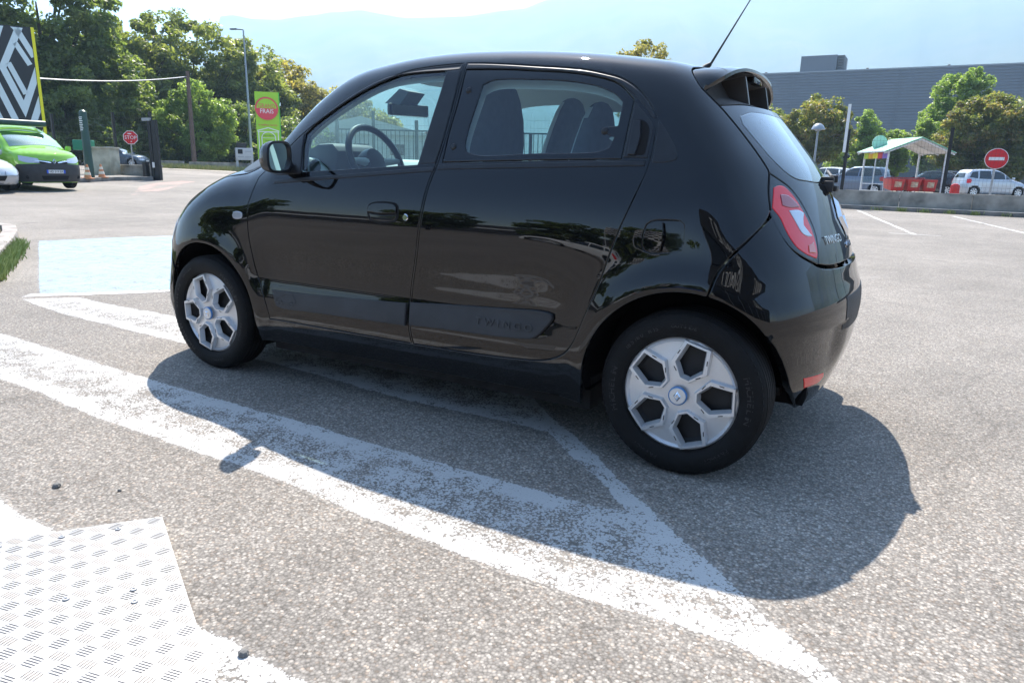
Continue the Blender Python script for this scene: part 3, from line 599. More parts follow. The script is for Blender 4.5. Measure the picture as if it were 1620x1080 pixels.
    # far/near glass run divider: mirror sail
    S.panel('mirror_sail',side3([(-1.862,1.202),(-1.93,1.145),(-2.02,1.065),(-2.05,1.030),(-1.985,1.012),(-1.822,1.020),(-1.850,1.131)]),'S',m_satin,fd,side=sd,off=.0035,skirt=.006,bev=.0015,gap=.001,step=.016,dens=.008)
# fuel flap over its recess (and the blanked one on the far side)
for sd in(-1,1):
    fl=S.panel('fuel_flap',side3([(-.136,.900),(-.115,.902),(-.103,.897),(-.096,.85),(-.104,.80),(-.130,.793),(-.155,.799),(-.167,.818),(-.166,.860),(-.156,.889)]),'S',m_black,car,side=sd,off=.001,skirt=.014,bev=.002,gap=0,step=.014,dens=.006)
    S.panel('flap_recess',side3(grow0(FUEL)),'S',m_pianoblk,fl,side=sd,off=-.016,skirt=.001,bev=.001,gap=0,step=.012,dens=.006)
# writing pressed into the rear moulding and the little car outline on the front one
def side_text(t,x,z,size,m,par,name,off=.0185,ex=.0012,sp=None,sx=1.25):
    mm=S.decal_frame(x,z,off); return textmesh(t,size,m,name,par,mm,ex,sx=sx)
m_emb=mat('embossed_plastic',(.05,.05,.052),rough=.4)
rdn=[o for o in bpy.data.objects if o.name=='rear_door'][0]; fdn=[o for o in bpy.data.objects if o.name=='front_door'][0]
side_text('T W I N G O',-.705,.470,.040,m_emb,rdn,'moulding_lettering',off=.0215,sx=1.15)
mb=MB()
def dl(q): 
    P=S.side(q); N=S.grad(P); return [tuple(p+n*.0195) for p,n in zip(P,N)]
mb.tube(dl([(-1.965,.425),(-1.955,.440),(-1.925,.446),(-1.905,.462),(-1.865,.463),(-1.845,.445),(-1.832,.43),(-1.838,.42),(-1.96,.418),(-1.965,.425)]),.0012,5)
for cx in(-1.935,-1.862): mb.tube(dl([(cx+.011*math.cos(t),.418+.011*math.sin(t)) for t in np.linspace(0,6.283,13)]),.0013,5)
mb.build('moulding_emblem',m_emb,fdn)
# bonnet, windscreen
hood=[(-2.715,-.648),(-2.60,-.665),(-2.42,-.683),(-2.25,-.693),(-2.15,-.688),(-2.24,-.60),(-2.33,-.45),(-2.385,-.25),(-2.40,0)]
hood+= [(x,-y) for x,y in hood[-2::-1]]+[(-2.85,.57),(-2.95,.42),(-3.0,.2),(-3.01,0),(-3.0,-.2),(-2.95,-.42),(-2.85,-.57)]
S.panel('bonnet',S.top(hood),'T',m_black,car,step=.035,gap=.002)
ws=[(-2.145,-.682),(-2.0,-.650),(-1.88,-.610),(-1.78,-.575),(-1.685,-.525),(-1.642,-.455),(-1.672,-.3),(-1.697,-.15),(-1.705,0)]
ws2=[(-2.385,0),(-2.372,-.25),(-2.315,-.45),(-2.225,-.60)]
wso=ws+[(x,-y) for x,y in ws[-2::-1]]+[(x,-y) for x,y in ws2[::-1]]+ws2[1:]
S.panel('windscreen',S.top(wso),'T',m_glassw,car,step=.045,gap=.001,skirt=0,bev=0,off=-.003)
# front bumper with grille and lamps
fb=[]
fbs=[(-2.79,.57),(-2.800,.66),(-2.805,.70),(-2.79,.775)]
P=S.side([(-2.805,.19)]+arcFF(184,142,9)+[(-2.80,.60),(-2.807,.70),(-2.787,.775)])
fb=[tuple(p) for p in P]+[tuple(p) for p in S.top([(-2.73,-.64),(-2.86,-.565),(-2.96,-.41),(-3.01,-.2),(-3.02,0)])]
fb+= [(x,-y,z) for x,y,z in fb[-2::-1]]
S.panel('front_bumper',fb,'N',m_black,car,step=.04,gap=.001,skirt=.02)
for sd in(-1,1):
    q=S.par('N',S.top([(-2.82,-.58)]))[0]
    hl=S.panel('headlight',S.lift('N',np.array([(a*.8,b) for a,b in((.50,.60),(.52,.72),(.62,.80),(.78,.80),(.90,.74),(.88,.64),(.75,.58),(.6,.57))])),'N',m_clear,car,side=sd,off=.004,step=.03,gap=0,skirt=.01,bev=.002)
gr=S.panel('grille',S.lift('N',np.array([(a*.8,b) for a,b in((-.45,.22),(-.5,.36),(.5,.36),(.45,.22))])),'N',m_plastic,car,off=.004,step=.03,gap=0,skirt=.01)
# rear bumper
lipA=np.array(S.side([(.078,.668),(.100,.742),(.135,.798),(.190,.869),(.216,.912)]))
rb=[tuple(p) for p in S.side([((RR_-.022*float(sst(60,15,t)))*math.cos(R_(t)),.305+(RR_-.022*float(sst(60,15,t)))*math.sin(R_(t))) for t in np.linspace(6,77,13)])]
rb=[tuple(p) for p in S.side([(.350,.225)])]+rb[0:]+[tuple(p) for p in lipA]
low=[(.222,-.634,.925),(.242,-.636,.893),(.277,-.631,.843),(.310,-.606,.806),(.354,-.538,.770),(.376,-.488,.752),(.401,-.405,.742),(.42,-.28,.738),(.435,-.15,.737),(.44,0,.737)]
rb+=low
rbo=rb+[(x,-y,z) for x,y,z in rb[-2::-1]]
rbp=S.panel('rear_bumper',rbo,'R',m_black,car,step=.028,gap=.0015,skirt=.03,ang=34,bev=.0035)
for sd in(-1,1):
    rf=S.panel('reflector',S.lift('R',np.array([(S.par('R',[(x,y,z)])[0]) for x,y,z in((.383,-.555,.362),(.405,-.44,.352),(.422,-.36,.345),(.424,-.345,.327),(.415,-.375,.312),(.392,-.53,.318))])),'R',m_red,rbp,side=sd,off=.002,step=.02,gap=0,skirt=.004,dens=.01)
P_=lambda q:S.lift('R',np.array([(a*.8,b) for a,b in q]))
pl=S.panel('plate_recess',P_([(-.33,.50),(-.35,.56),(-.35,.63),(.35,.63),(.35,.56),(.33,.50)]),'R',m_plastic,rbp,off=.002,step=.03,gap=0,skirt=.004)
# tailgate, rear window, lamps, spoiler
lR=[(.183,-.552,1.073),(.212,-.515,1.052),(.25,-.462,1.019),(.287,-.431,.971),(.323,-.420,.911),(.344,-.424,.871),(.362,-.448,.824),(.374,-.481,.777)]
lL=[(.376,-.490,.762),(.354,-.540,.779),(.310,-.608,.814),(.277,-.633,.850),(.242,-.638,.900),(.218,-.634,.948),(.200,-.606,1.003),(.186,-.556,1.067)]
tgL=[(.055,0,1.318),(.052,-.2,1.318),(.030,-.38,1.314),(-.010,-.545,1.300)]+[(.003,-.550,1.283),(.078,-.549,1.203),(.137,-.549,1.134)]+lR+[(.378,-.484,.760),(.401,-.405,.750),(.42,-.28,.746),(.435,-.15,.745),(.44,0,.745)]
tgo=tgL+[(x,-y,z) for x,y,z in tgL[-2:0:-1]]
rwL=[(.075,0,1.285),(.07,-.2,1.285),(.055,-.36,1.280),(.045,-.455,1.262),(.06,-.475,1.235),(.12,-.468,1.17),(.18,-.455,1.11),(.235,-.40,1.062),(.27,-.25,1.045),(.28,0,1.04)]
rwo=rwL+[(x,-y,z) for x,y,z in rwL[-2:0:-1]]
tg=S.panel('tailgate',tgo,'R',m_pianoblk,car,holes=[rwo],step=.026,gap=.0038,skirt=.02,ang=30,off=-.009,bev=.003)
S.panel('rear_window',rwo,'R',m_glassr,tg,step=.04,gap=-.003,skirt=0,bev=0,off=-.010)
for sd in(-1,1):
    tl=S.panel('tail_light',lR+lL,'R',m_black if False else m_pianoblk,car,side=sd,off=-.008,step=.018,gap=.001,skirt=.02,bev=.003,dens=.01)
    S.panel('red_lens',[(.209,-.560,1.021),(.219,-.530,1.028),(.235,-.495,1.024),(.259,-.468,.999),(.286,-.452,.961),(.318,-.442,.908),(.345,-.450,.850),(.365,-.475,.795),(.369,-.492,.783),(.338,-.553,.803),(.306,-.592,.832),(.276,-.602,.874),(.248,-.600,.923),(.216,-.608,.955)],'R',m_red,tl,side=sd,off=-.005,step=.018,gap=0,skirt=.004,bev=.002,dens=.01)
    S.panel('reversing_lens',[(.262,-.535,.945),(.285,-.478,.946),(.298,-.448,.935),(.300,-.470,.915),(.312,-.490,.895),(.335,-.480,.872),(.343,-.468,.858),(.333,-.498,.858),(.310,-.522,.872),(.290,-.530,.905)],'R',m_clear,tl,side=sd,off=-.0025,step=.012,gap=0,skirt=.002,bev=.001,dens=.008)
    S.panel('inner_lens',[(.240,-.555,.998),(.255,-.505,.995),(.275,-.470,.970),(.288,-.462,.955),(.262,-.530,.955),(.245,-.562,.962)],'R',m_red2,tl,side=sd,off=-.0025,step=.012,gap=0,skirt=.001,bev=.001,dens=.008)
    S.panel('indicator_lens',[(.338,-.520,.828),(.352,-.478,.838),(.362,-.485,.800),(.345,-.535,.806)],'R',m_amber,tl,side=sd,off=-.0025,step=.012,gap=0,skirt=.001,bev=.001,dens=.008)
# dark rubber seal in the tailgate gap
for sd in(-1,1):
    q=resample(np.array(hedge[2:]+[(.186,-.556,1.067),(.200,-.606,1.003),(.218,-.634,.948)])[:],.02,False,90); q=S.lift('R',S.par('R',q),-.0005)*[1,-sd,1]
    b=MB(); b.tube([tuple(p) for p in q],.0036,6); b.build('tailgate_seal',m_dark,car,smooth=True)
# spoiler
tipc=[(-.075,-.548,1.345),(-.060,-.532,1.364),(-.036,-.505,1.386),(-.018,-.46,1.407),(-.008,-.40,1.427),(.003,-.28,1.450),(.010,-.14,1.461),(.013,0,1.464)]
tip=resample(tipc,.03,False); tip=np.vstack([tip,tip[-2::-1]*[1,-1,1]])
n=len(tip); tt=np.linspace(-1,1,n)
rootc=resample([(-.062,-.560,1.338),(-.100,-.540,1.385),(-.128,-.50,1.420),(-.132,-.40,1.436),(-.135,-.25,1.452),(-.137,0,1.460)],.03,False)
rl=np.linspace(0,1,len(rootc)); hf=(n+1)//2; u=np.linspace(0,1,hf)
root=np.c_[[np.interp(u,rl,rootc[:,c]) for c in range(3)]].T; root=np.vstack([root,root[-2::-1]*[1,-1,1]])
V=[];Fs=[];K=7
def rowpts(t,lift_): 
    return [root[i]*(1-t)+tip[i]*t+np.array([0,0,lift_*4*t*(1-t)*(.25+.75*(1-abs(tt[i])**4))]) for i in range(n)]
rows=[rowpts(k/(K-1),.010) for k in range(K)]
c0=np.array([-.06,0,1.36])
def inn(P,d,e): return [p+np.array([d,-np.sign(p[1])*min(abs(p[1])*.04,.012),e]) for p in P]
rows+= [inn(tip,.002,-.010),inn(tip,-.006,-.017),inn(rowpts(.55,.004),-.004,-.022),inn(rowpts(.12,.002),0,-.026)]
for r in rows: V+=[tuple(p) for p in r]
for k in range(len(rows)-1):
    for i in range(n-1): Fs.append((k*n+i,k*n+i+1,(k+1)*n+i+1,(k+1)*n+i))
sp=mesh('rear_spoiler',V,Fs,m_black,car,smooth=True,sharp=.7)
sp.data.materials.append(m_cavity)
for p in sp.data.polygons:
    if p.index>=(K+1)*(n-1): p.material_index=1
bm=bmesh.new(); bm.from_mesh(sp.data); bmesh.ops.recalc_face_normals(bm,faces=bm.faces); bm.to_mesh(sp.data); bm.free()
# recess wall under the spoiler
V=[];Fs=[]
cw=resample([(-.075,-.545,1.335),(-.085,-.50,1.38),(-.10,-.40,1.405),(-.105,-.2,1.425),(-.105,0,1.43)],.04,False); cw=np.vstack([cw,cw[-2::-1]*[1,-1,1]])
nb=len(cw); u=np.linspace(0,1,nb)
bw=resample([(-.03,-.545,1.300),(-.005,-.48,1.302),(.028,-.38,1.312),(.050,-.2,1.316),(.053,0,1.316)],.04,False); bw=np.vstack([bw,bw[-2::-1]*[1,-1,1]])
bu=np.linspace(0,1,len(bw)); bw=np.c_[[np.interp(u,bu,bw[:,c]) for c in range(3)]].T
mid=.5*cw+.5*bw+np.array([-.03,0,-.02])
for r in(cw,mid,bw): V+=[tuple(p) for p in r]
for k in range(2):
    for i in range(nb-1): Fs.append((k*nb+i,k*nb+i+1,(k+1)*nb+i+1,(k+1)*nb+i))
mesh('spoiler_recess',V,Fs,m_cavity,sp,smooth=True)
for yy in(-.20,.20):
    mb=MB()
    zt=float(np.interp(abs(yy),[0,.28,.4],[1.452,1.438,1.415]))
    mb.prism([(-.10,zt-.03),(-.005,zt-.012),(.0,zt-.03),(.02,1.322),(-.05,1.33)],yy-.010,yy+.010); mb.build('spoiler_rib',m_cavity,sp)
mb=MB(); mb.box((-.012,0,1.432),(.03,.16,.022)); mb.build('brake_light',m_pianoblk,sp,bevel=.003)
# emblem, rear wiper, lettering
b=MB(); cen=S.lift('R',np.array([(0,.905)]),-.008)[0]; nn=Vector(S.grad(cen[None])[0])
Mb=frame(cen,(0,1,0),(nn.cross(Vector((0,1,0)))))
def diam(w,h,t,z0,z1): 
    o=[(-w,0),(0,-h),(w,0),(0,h)]; i=[(-w+t,0),(0,-h+t*1.6),(w-t,0),(0,h-t*1.6)]; V=[(x,y,z0) for x,y in o]+[(x,y,z1) for x,y in i]+[(x*.6,y*.6,z0) for x,y in i]
    return V,[(k,(k+1)%4,(k+1)%4+4,k+4) for k in range(4)]+[(k+4,(k+1)%4+4,(k+1)%4+8,k+8) for k in range(4)]
V,Fs=diam(.062,.085,.016,.002,.014); b.add(V,Fs); eb=b.build('rear_emblem',m_chrome,tg); eb.data.transform(Mb)
for txt,yc,zc,sz in(('TWINGO',-.27,.835,.045),('RENAULT',.0,.80,.032)):
    c1=S.lift('R',S.par('R',np.array([(.39,yc,zc)])),-.0075)[0]; n1=Vector(S.grad(c1[None])[0]); xa=Vector((0,0,1)).cross(n1)
    textmesh(txt,sz,m_chrome,'tailgate_lettering',tg,frame(c1,xa,n1.cross(xa)),.001,sx=1.1)
wp=MB(); c1=np.array([.30,.015,1.062]); wp.box((.312,0,1.040),(.05,.045,.04)); wp.box((.330,.035,1.052),(.03,.045,.03),rz=.2); wp.box((.322,-.03,1.022),(.035,.035,.045)); wp.box((.340,.015,1.015),(.025,.08,.022))
wp.tube([(.322,.0,1.048),(.312,.15,1.058),(.268,.36,1.085)],[.010,.008,.006],8); wp.build('rear_wiper',m_plastic,tg,bevel=.005)
# antenna
an=MB(); an.tube([(-.235,0,1.478),(-.215,0,1.500),(-.198,0,1.512)],[.022,.014,.007],10); an.tube([(-.198,0,1.512),(-.16,0,1.577),(-.05,0,1.765)],[.0055,.0042,.0022],7)
an.build('antenna',m_plastic,car,smooth=True)
an2=MB(); 
# door mirrors
def mirror(sd):
    mb=MB(); prof=[(.0,.018),(.018,.050),(.040,.068),(.070,.077),(.095,.078)]
    n=28; V=[];Fs=[]
    cx,cyy,cz=-1.85,-.885,1.090
    for d,s in prof:
        for k in range(n):
            t=2*math.pi*k/n; ct,st=math.cos(t),math.sin(t); e=.62
            yy=math.copysign(abs(ct)**e,ct)*s*1.10; zz=math.copysign(abs(st)**e,st)*s*.88
            V.append((cx-.07+d+yy*-.18,cyy+yy,cz+zz+.006*ct))
    m=len(prof)
    for i in range(m-1):
        for k in range(n): Fs.append((i*n+k,(i+1)*n+k,(i+1)*n+(k+1)%n,i*n+(k+1)%n))
    Fs.append(tuple(range(n)))
    mb.add(V,Fs); o=mb.build('door_mirror',m_black,car,smooth=True,sharp=1.2)
    o.data.materials.append(m_satin)
    for p in o.data.polygons:
        if p.center.z<cz-.025 or p.center.x>cx+.012: p.material_index=1
    # rim + glass
    mb=MB(); V=[];Fs=[]; L0=V
    for s,d in((.078,.095),(.068,.099),(.066,.088)):
        for k in range(n):
            t=2*math.pi*k/n; ct,st=math.cos(t),math.sin(t); e=.62
            yy=math.copysign(abs(ct)**e,ct)*s*1.10; zz=math.copysign(abs(st)**e,st)*s*.88
            V.append((cx-.07+d+yy*-.18,cyy+yy,cz+zz+.006*ct))
    for i in range(2):
        for k in range(n): Fs.append((i*n+k,(i+1)*n+k,(i+1)*n+(k+1)%n,i*n+(k+1)%n))
    mb.add(V,Fs); r=mb.build('mirror_rim',m_satin,o,smooth=True)
    g=mesh('mirror_glass',[(v[0],v[1],v[2]) for v in V[2*n:3*n]],[tuple(range(n))],m_mirr,o)
    st=MB(); st.tube([(-1.91,-.76,1.050),(-1.905,-.80,1.043),(-1.89,-.86,1.045)],[.034,.026,.022],12); s_=st.build('mirror_arm',m_satin,o,smooth=True)
    if sd>0:
        for q in(o,r,g,s_): q.data.transform(Matrix.Diagonal((1,-1,1,1))); q.data.flip_normals()
mirror(-1); mirror(1)
# interior
lin=[(-.17,0,1.45),(-.17,-.4,1.43),(-.10,-.50,1.38),(.02,-.53,1.25),(.16,-.53,1.08),(.19,-.58,1.0)]+[tuple(p) for p in S.side([(.17,.82),(-.40,.82),(-.47,.44),(-1.0,.42),(-2.0,.42),(-2.05,.9)])]+[tuple(p) for p in S.top([(-2.08,-.66),(-1.95,-.63),(-1.85,-.60),(-1.76,-.56),(-1.66,-.50),(-1.60,-.44),(-1.63,-.3),(-1.66,0)])]
def grow(q,d): return offs(np.array(q,float),-d)
il=S.panel('interior_trim',lin,'X',m_liner,car,holes=[S.side(grow(FG,.004)),S.side(grow(CL,.006))],both=True,off=-.045,gap=0,skirt=0,bev=0,step=.05,flip=True,dens=.03)
il.data.materials.append(m_dashd)
for p in il.data.polygons:
    if p.center.z<1.02: p.material_index=1
fl_=MB(); fl_.box((-1.25,0,.30),(3.1,1.10,.03)); fl_.box((-1.25,0,.21),(1.75,1.40,.13)); fl_.box((-.15,0,.62),(.9,.9,.06)); fl_.box((-2.55,0,.42),(.6,.9,.4)); fl_.box((.1,0,.35),(.4,.9,.2)); fl_.build('underbody',m_under,car)
pl_=MB(); pl_.box((-1.63,-.60,.158),(.62,.02,.055)); pl_.build('jacking_board',m_plastic,car,bevel=.004)
for xc in(XR,XF): ax=MB(); ax.tube([(xc,-.7,.30),(xc,.7,.30)],.035,10); ax.build('axle',m_undr,car)
d=MB(); d.prism([(-2.30,.75),(-2.34,1.03),(-2.22,1.085),(-2.08,1.10),(-1.98,1.09),(-1.90,1.03),(-1.93,.80),(-2.0,.75)],-.66,.66); ds=d.build('dashboard',m_dash,car,bevel=.02)
d=MB(); d.prism([(-2.12,.98),(-2.12,1.10),(-1.98,1.160),(-1.88,1.165),(-1.84,1.13),(-1.87,1.00)],-.50,-.20); d.build('instrument_binnacle',m_dashd,ds,bevel=.025)
for yy in(-.60,.60): d=MB(); d.tube([(-2.0,yy,1.055),(-1.90,yy,1.045)],.040,16); d.build('air_vent',m_dashd,ds)
swc=Vector((-1.72,-.36,1.085)); axis=Vector((.90,0,.42)).normalized(); u1=Vector((0,1,0)); v1=axis.cross(u1)
sw=MB(); sw.tube([tuple(swc+u1*.182*math.cos(t)+v1*.175*math.sin(t)) for t in np.linspace(0,2*math.pi,41)],.0165,10,cap=False)
swo=sw.build('steering_wheel',m_satin,car,smooth=True)
sw=MB()
for a in(0,math.pi,-math.pi/2): sw.tube([tuple(swc-axis*.02+(u1*math.cos(a)+v1*math.sin(a))*.04),tuple(swc+(u1*math.cos(a)+v1*math.sin(a))*.175)],[.022,.012],8)
sw.build('wheel_spoke',m_dash,swo,smooth=True)
sw=MB(); hb=swc-axis*.015; sw.tube([tuple(hb-axis*.12),tuple(hb-axis*.02),tuple(hb+axis*.015),tuple(hb+axis*.022)],[.05,.075,.065,.03],20); sw.build('wheel_hub',m_satin,swo,smooth=True)
im=MB(); im.box((-1.80,0,1.352),(.03,.235,.062),rz=-.45,rx=0); imo=im.build('interior_mirror',m_satin,car,bevel=.012)
im=MB(); im.box((-1.783,-.004,1.352),(.004,.21,.048),rz=-.45); im.build('mirror_glass',m_mirr,imo)
im=MB(); im.tube([(-1.86,0,1.42),(-1.83,0,1.39),(-1.81,0,1.36)],[.035,.02,.012],10); im.prism([(-1.90,1.385),(-1.80,1.455),(-1.74,1.44),(-1.80,1.375)],-.07,.07); im.build('mirror_mount',m_dashd,imo)
def seat(x,y,top,w,name):
    root=[]
    mb=MB(); pr=[(.0,.50,w*.47,.10),(.03,.70,w*.50,.11),(.07,.90,w*.49,.11),(.105,1.05,w*.47,.10),(.128,top-.25,w*.44,.09),(.143,top-.15,w*.36,.085),(.152,top-.07,w*.27,.072),(.158,top-.025,w*.19,.055),(.161,top-.006,w*.11,.03),(.162,top,w*.04,.01)]
    V=[];Fs=[];n=20
    for dx,z,hw,th in pr:
        for k in range(n):
            t=2*math.pi*k/n; c,s=math.cos(t),math.sin(t); e=.7
            V.append((x+dx+math.copysign(abs(s)**e,s)*th*.62,y+math.copysign(abs(c)**e,c)*hw,z))
    for i in range(len(pr)-1):
        for k in range(n): Fs.append((i*n+k,i*n+(k+1)%n,(i+1)*n+(k+1)%n,(i+1)*n+k))
    Fs.append(tuple((len(pr)-1)*n+k for k in range(n)))
    mb.add(V,Fs); so_=mb.build(name,m_seat,car,smooth=True,sharp=1.2)
    so_.data.materials.append(m_seatl)
    for p in so_.data.polygons:
        if p.center.x<x+.02+(p.center.z-.5)*.16 and abs(p.center.y-y)<w*.5 and abs(p.center.y-y)>w*.20: p.material_index=1
    c=MB(); c.box((x-.20,y,.50),(.48,w,.16)); c.build('seat_cushion',m_seat,so_,bevel=.04)
seat(-1.16,-.36,1.425,.50,'front_seat'); seat(-1.16,.36,1.425,.50,'front_seat')
seat(-.72,-.30,1.340,.42,'rear_seat'); seat(-.72,.30,1.340,.42,'rear_seat')
# ---------------- wheels ----------------
def ngon_in(poly,P): return inside(P,np.array(poly))
def make_wheel(r_t,w_t,name,label=None):
    """built round the origin, outer face towards -y"""
    e=empty(name); 
    t=MB(); hw=w_t/2
    prof=[(.200,-hw+.03),(.2085,-hw+.016),(.2115,-hw+.006),(.218,-hw+.001),(.235,-hw-.004),(.255,-hw-.006),(.272,-hw-.002),(r_t-.014,-hw+.006),(r_t-.006,-hw+.016),(r_t-.002,-hw+.026)]
    for y in np.linspace(-hw+.034,hw-.034,5):
        prof+=[(r_t,y-.008),(r_t,y+.008),(r_t-.007,y+.0085),(r_t-.007,y+.0125)] 
    prof=prof[:-2]+[(r_t-.002,hw-.026),(r_t-.014,hw-.006),(.25,hw+.004),(.20,hw-.01)]
    prof=[(r,y) for r,y in prof]
    t.lathe([(r,y) for r,y in prof],axis='y',n=96)
    tr=t.build('tyre',m_rubber,e,smooth=True,sharp=.45)
    for s_ in(-1,1):   # shoulder blocks
        tb=MB()
        for k in range(72):
            a=2*math.pi*k/72
            rr=r_t-.008; c=(rr*math.cos(a),s_*(hw-.018),rr*math.sin(a))
            V=[]
            for dr in(-.010,.0025):
                for dy in(-.013,.013):
                    for da in(-.026,.026):
                        r=rr+dr-(.007 if dy*s_>0 else 0); an=a+da+s_*dy*.6; V.append((r*math.cos(an),c[1]+dy,r*math.sin(an)))
            tb.add(V,[(0,1,3,2),(4,6,7,5),(0,4,5,1),(2,3,7,6),(0,2,6,4),(1,5,7,3)])
        tb.build('tread_blocks',m_rubber,e)
    def arctext(s,a0,r,size,name='tyre_lettering',sp=1.0):
        # letters standing on the outer sidewall, reading clockwise seen from outside
        tot=None; bmx=bmesh.new(); a=a0
        for ch in s:
            if ch!=' ':
                # outside viewer looks along +y : x right, z up
                rad=Vector((math.cos(a),0,math.sin(a))); tan=Vector((math.sin(a),0,-math.cos(a)))
                o=textmesh(ch,size,m_rubtxt,'l',None,frame(rad*r+Vector((0,-hw-.0045,0)),tan,rad),.0012,sx=1.15)
                bmx.from_mesh(o.data); bpy.data.objects.remove(o)
            a-=size*.78*sp/r*(.6 if ch in 'I1/' else 1)
        me=bpy.data.meshes.new(name); bmx.to_mesh(me); bmx.free(); return me
    bmx=bmesh.new()
    for s_,a0,sz,r in(('MICHELIN',R_(200),.030,.247),('MICHELIN',R_(22),.030,.247),('185/60 R15',R_(143),.022,.247),('OUTSIDE',R_(98),.018,.250),('PRIMACY',R_(318),.020,.250),('PRIMACY',R_(255),.020,.25)):
        link('tyre_lettering',arctext(s_,a0,r,sz),m_rubtxt,e)
    # hub cap
    R=.2115; V2=[];E=[]
    def ring(P): 
        b=len(V2); V2.extend([tuple(p) for p in P]); n=len(P); E.extend([(b+i,b+(i+1)%n) for i in range(n)])
    circ=[(R*math.cos(t),R*math.sin(t)) for t in np.linspace(0,2*math.pi,121)[:-1]]; ring(circ)
    H1s=[];H2s=[];H3s=[]; base1=[(.067,-.016),(.067,.016),(.112,.052),(.188,.037),(.188,-.037),(.112,-.052)]; base2=[(.056,-.019),(.056,.019),(.110,.0700),(.199,.0505),(.199,-.0505),(.110,-.0700)]
    for k in range(5):
        a=R_(2+72*k); ca,sa=math.cos(a),math.sin(a); rot=lambda q:[(x*ca-y*sa,x*sa+y*ca) for x,y in q]
        h1=rot(base1); h2=rot(base2); h3=[tuple(p) for p in offs(np.array(h2),.005)]
        H1s.append(h1);H2s.append(h2);H3s.append(h3)
        for h in(h1,h2,h3): ring(resample(h,.012,True,20))
    for rq in(R-.0045,R-.0125,R-.022): ring([(rq*math.cos(t),rq*math.sin(t)) for t in np.linspace(0,2*math.pi,121)[:-1]])
    ring([(.041*math.cos(t),.041*math.sin(t)) for t in np.linspace(0,2*math.pi,41)[:-1]])
    gx,gy=np.meshgrid(np.arange(-.2,.2,.012),np.arange(-.2,.2,.012)); G=np.c_[gx.ravel(),gy.ravel()]; G=G[np.hypot(G[:,0],G[:,1])<R-.026]
    A=np.array(V2); dm=np.linalg.norm(G[:,None]-A[None],axis=2).min(1); G=G[dm>.005]
    ov,_,of,_,_,_=delaunay_2d_cdt([Vector(map(float,p)) for p in list(A)+list(G)],E,[],0,1e-6)
    P=np.array([tuple(v) for v in ov]); T=np.array([f for f in of if len(f)==3]); c=P[T].mean(1); keep=np.hypot(c[:,0],c[:,1])<R
    for h in H1s: keep&=~ngon_in(h,c)
    T=T[keep]; r=np.hypot(P[:,0],P[:,1]); h=-.004-.016*(np.clip((r-.08)/.126,0,1))**2*.6+.0*r
    i3=np.zeros(len(P),bool); 
    for q in H3s: i3|=ngon_in(offs(np.array(q),-.0008),P)
    h=h+np.where(i3,.012,0); h=h+np.where(~i3,(-.003-.007*np.clip((r-.06)/.1,0,1))*np.clip((R-.0125-r)/.0095,0,1),0)
    h=h-.010*np.clip((r-(R-.0125))/.0125,0,1)**2
    # outer face at y=-(hw)+..., x mirrored so that it reads the same seen from outside
    y0=-hw+.004
    V=[(p[0],y0-hh,p[1]) for p,hh in zip(P,h)]
    b=MB(); b.add(V,[tuple(int(i) for i in t_) for t_ in T])
    for h1 in H1s:   # inner walls
        q=resample(h1,.012,True,20); hn=np.array([-.004-.016*(np.clip((np.hypot(*p)-.08)/.126,0,1))**2*.6+.012 for p in q]); q2=offs(q,.0085); n=len(q)
        V=[(p[0],y0-hh,p[1]) for p,hh in zip(q,hn)]+[(p[0],y0-hh+.026,p[1]) for p,hh in zip(q2,hn)]
        b.add(V,[(i,(i+1)%n,(i+1)%n+n,i+n) for i in range(n)])
    # rim edge
    n=len(circ); b.add([(x,y0+.026,z) for x,z in circ]+[(x*.985,y0+.045,z*.985) for x,z in circ],[(i,(i+1)%n,(i+1)%n+n,i+n) for i in range(n)])
    hc=b.build('hub_cap',m_silver,e)
    bm=bmesh.new(); bm.from_mesh(hc.data); bmesh.ops.remove_doubles(bm,verts=bm.verts,dist=.0004)
    for f in bm.faces:
        f.smooth=True
        if f.normal.y>0 and abs(f.normal.y)>.3: f.normal_flip()
    for ed in bm.edges:
        if len(ed.link_faces)==2 and ed.calc_face_angle(0)>.32: ed.smooth=False
    bm.to_mesh(hc.data); bm.free()
    sl_=MB()
    for k in range(5):
        a=R_(2+72*k); ca,sa=math.cos(a),math.sin(a)
        for (x,y,an) in((.090,.043,.85),(.150,.0525,-.22),(.090,-.043,-.85),(.150,-.0525,.22)):
            rr=math.hypot(x,y); hh=-.004-.016*(max((rr-.08)/.126,0))**2*.6+.0122
            cx,cz=x*ca-y*sa,x*sa+y*ca; L=.009; dx,dz=math.cos(an+a)*L,math.sin(an+a)*L; px,pz=-math.sin(an+a)*.0016,math.cos(an+a)*.0016
            sl_.add([(cx-dx-px,y0-hh-.0004,cz-dz-pz),(cx+dx-px,y0-hh-.0004,cz+dz-pz),(cx+dx+px,y0-hh-.0004,cz+dz+pz),(cx-dx+px,y0-hh-.0004,cz-dz+pz)],[(0,1,2,3)])
    sl_.build('hub_cap_slots',m_dark,e)
    b=MB(); b.lathe([(.034,-.004),(.034,-.010),(.030,-.012)],(0,y0,0),'y',32); b.build('cap_ring',m_blue,e,smooth=True)
    b=MB(); b.lathe([(.030,-.0115),(.028,-.014),(.0,-.0145)],(0,y0,0),'y',32); b.build('hub_centre',m_silver,e,smooth=True)
    b=MB(); V,Fs=diam(.014,.019,.005,0,.004); b.add(V,Fs); em=b.build('hub_emblem',m_chrome,e); em.data.transform(frame((0,y0-.0148,0),(1,0,0),(0,0,1)))
    b=MB(); b.lathe([(.19,.03),(.17,.045),(.10,.045),(.06,.03),(0,.03)],(0,y0,0),'y',40)
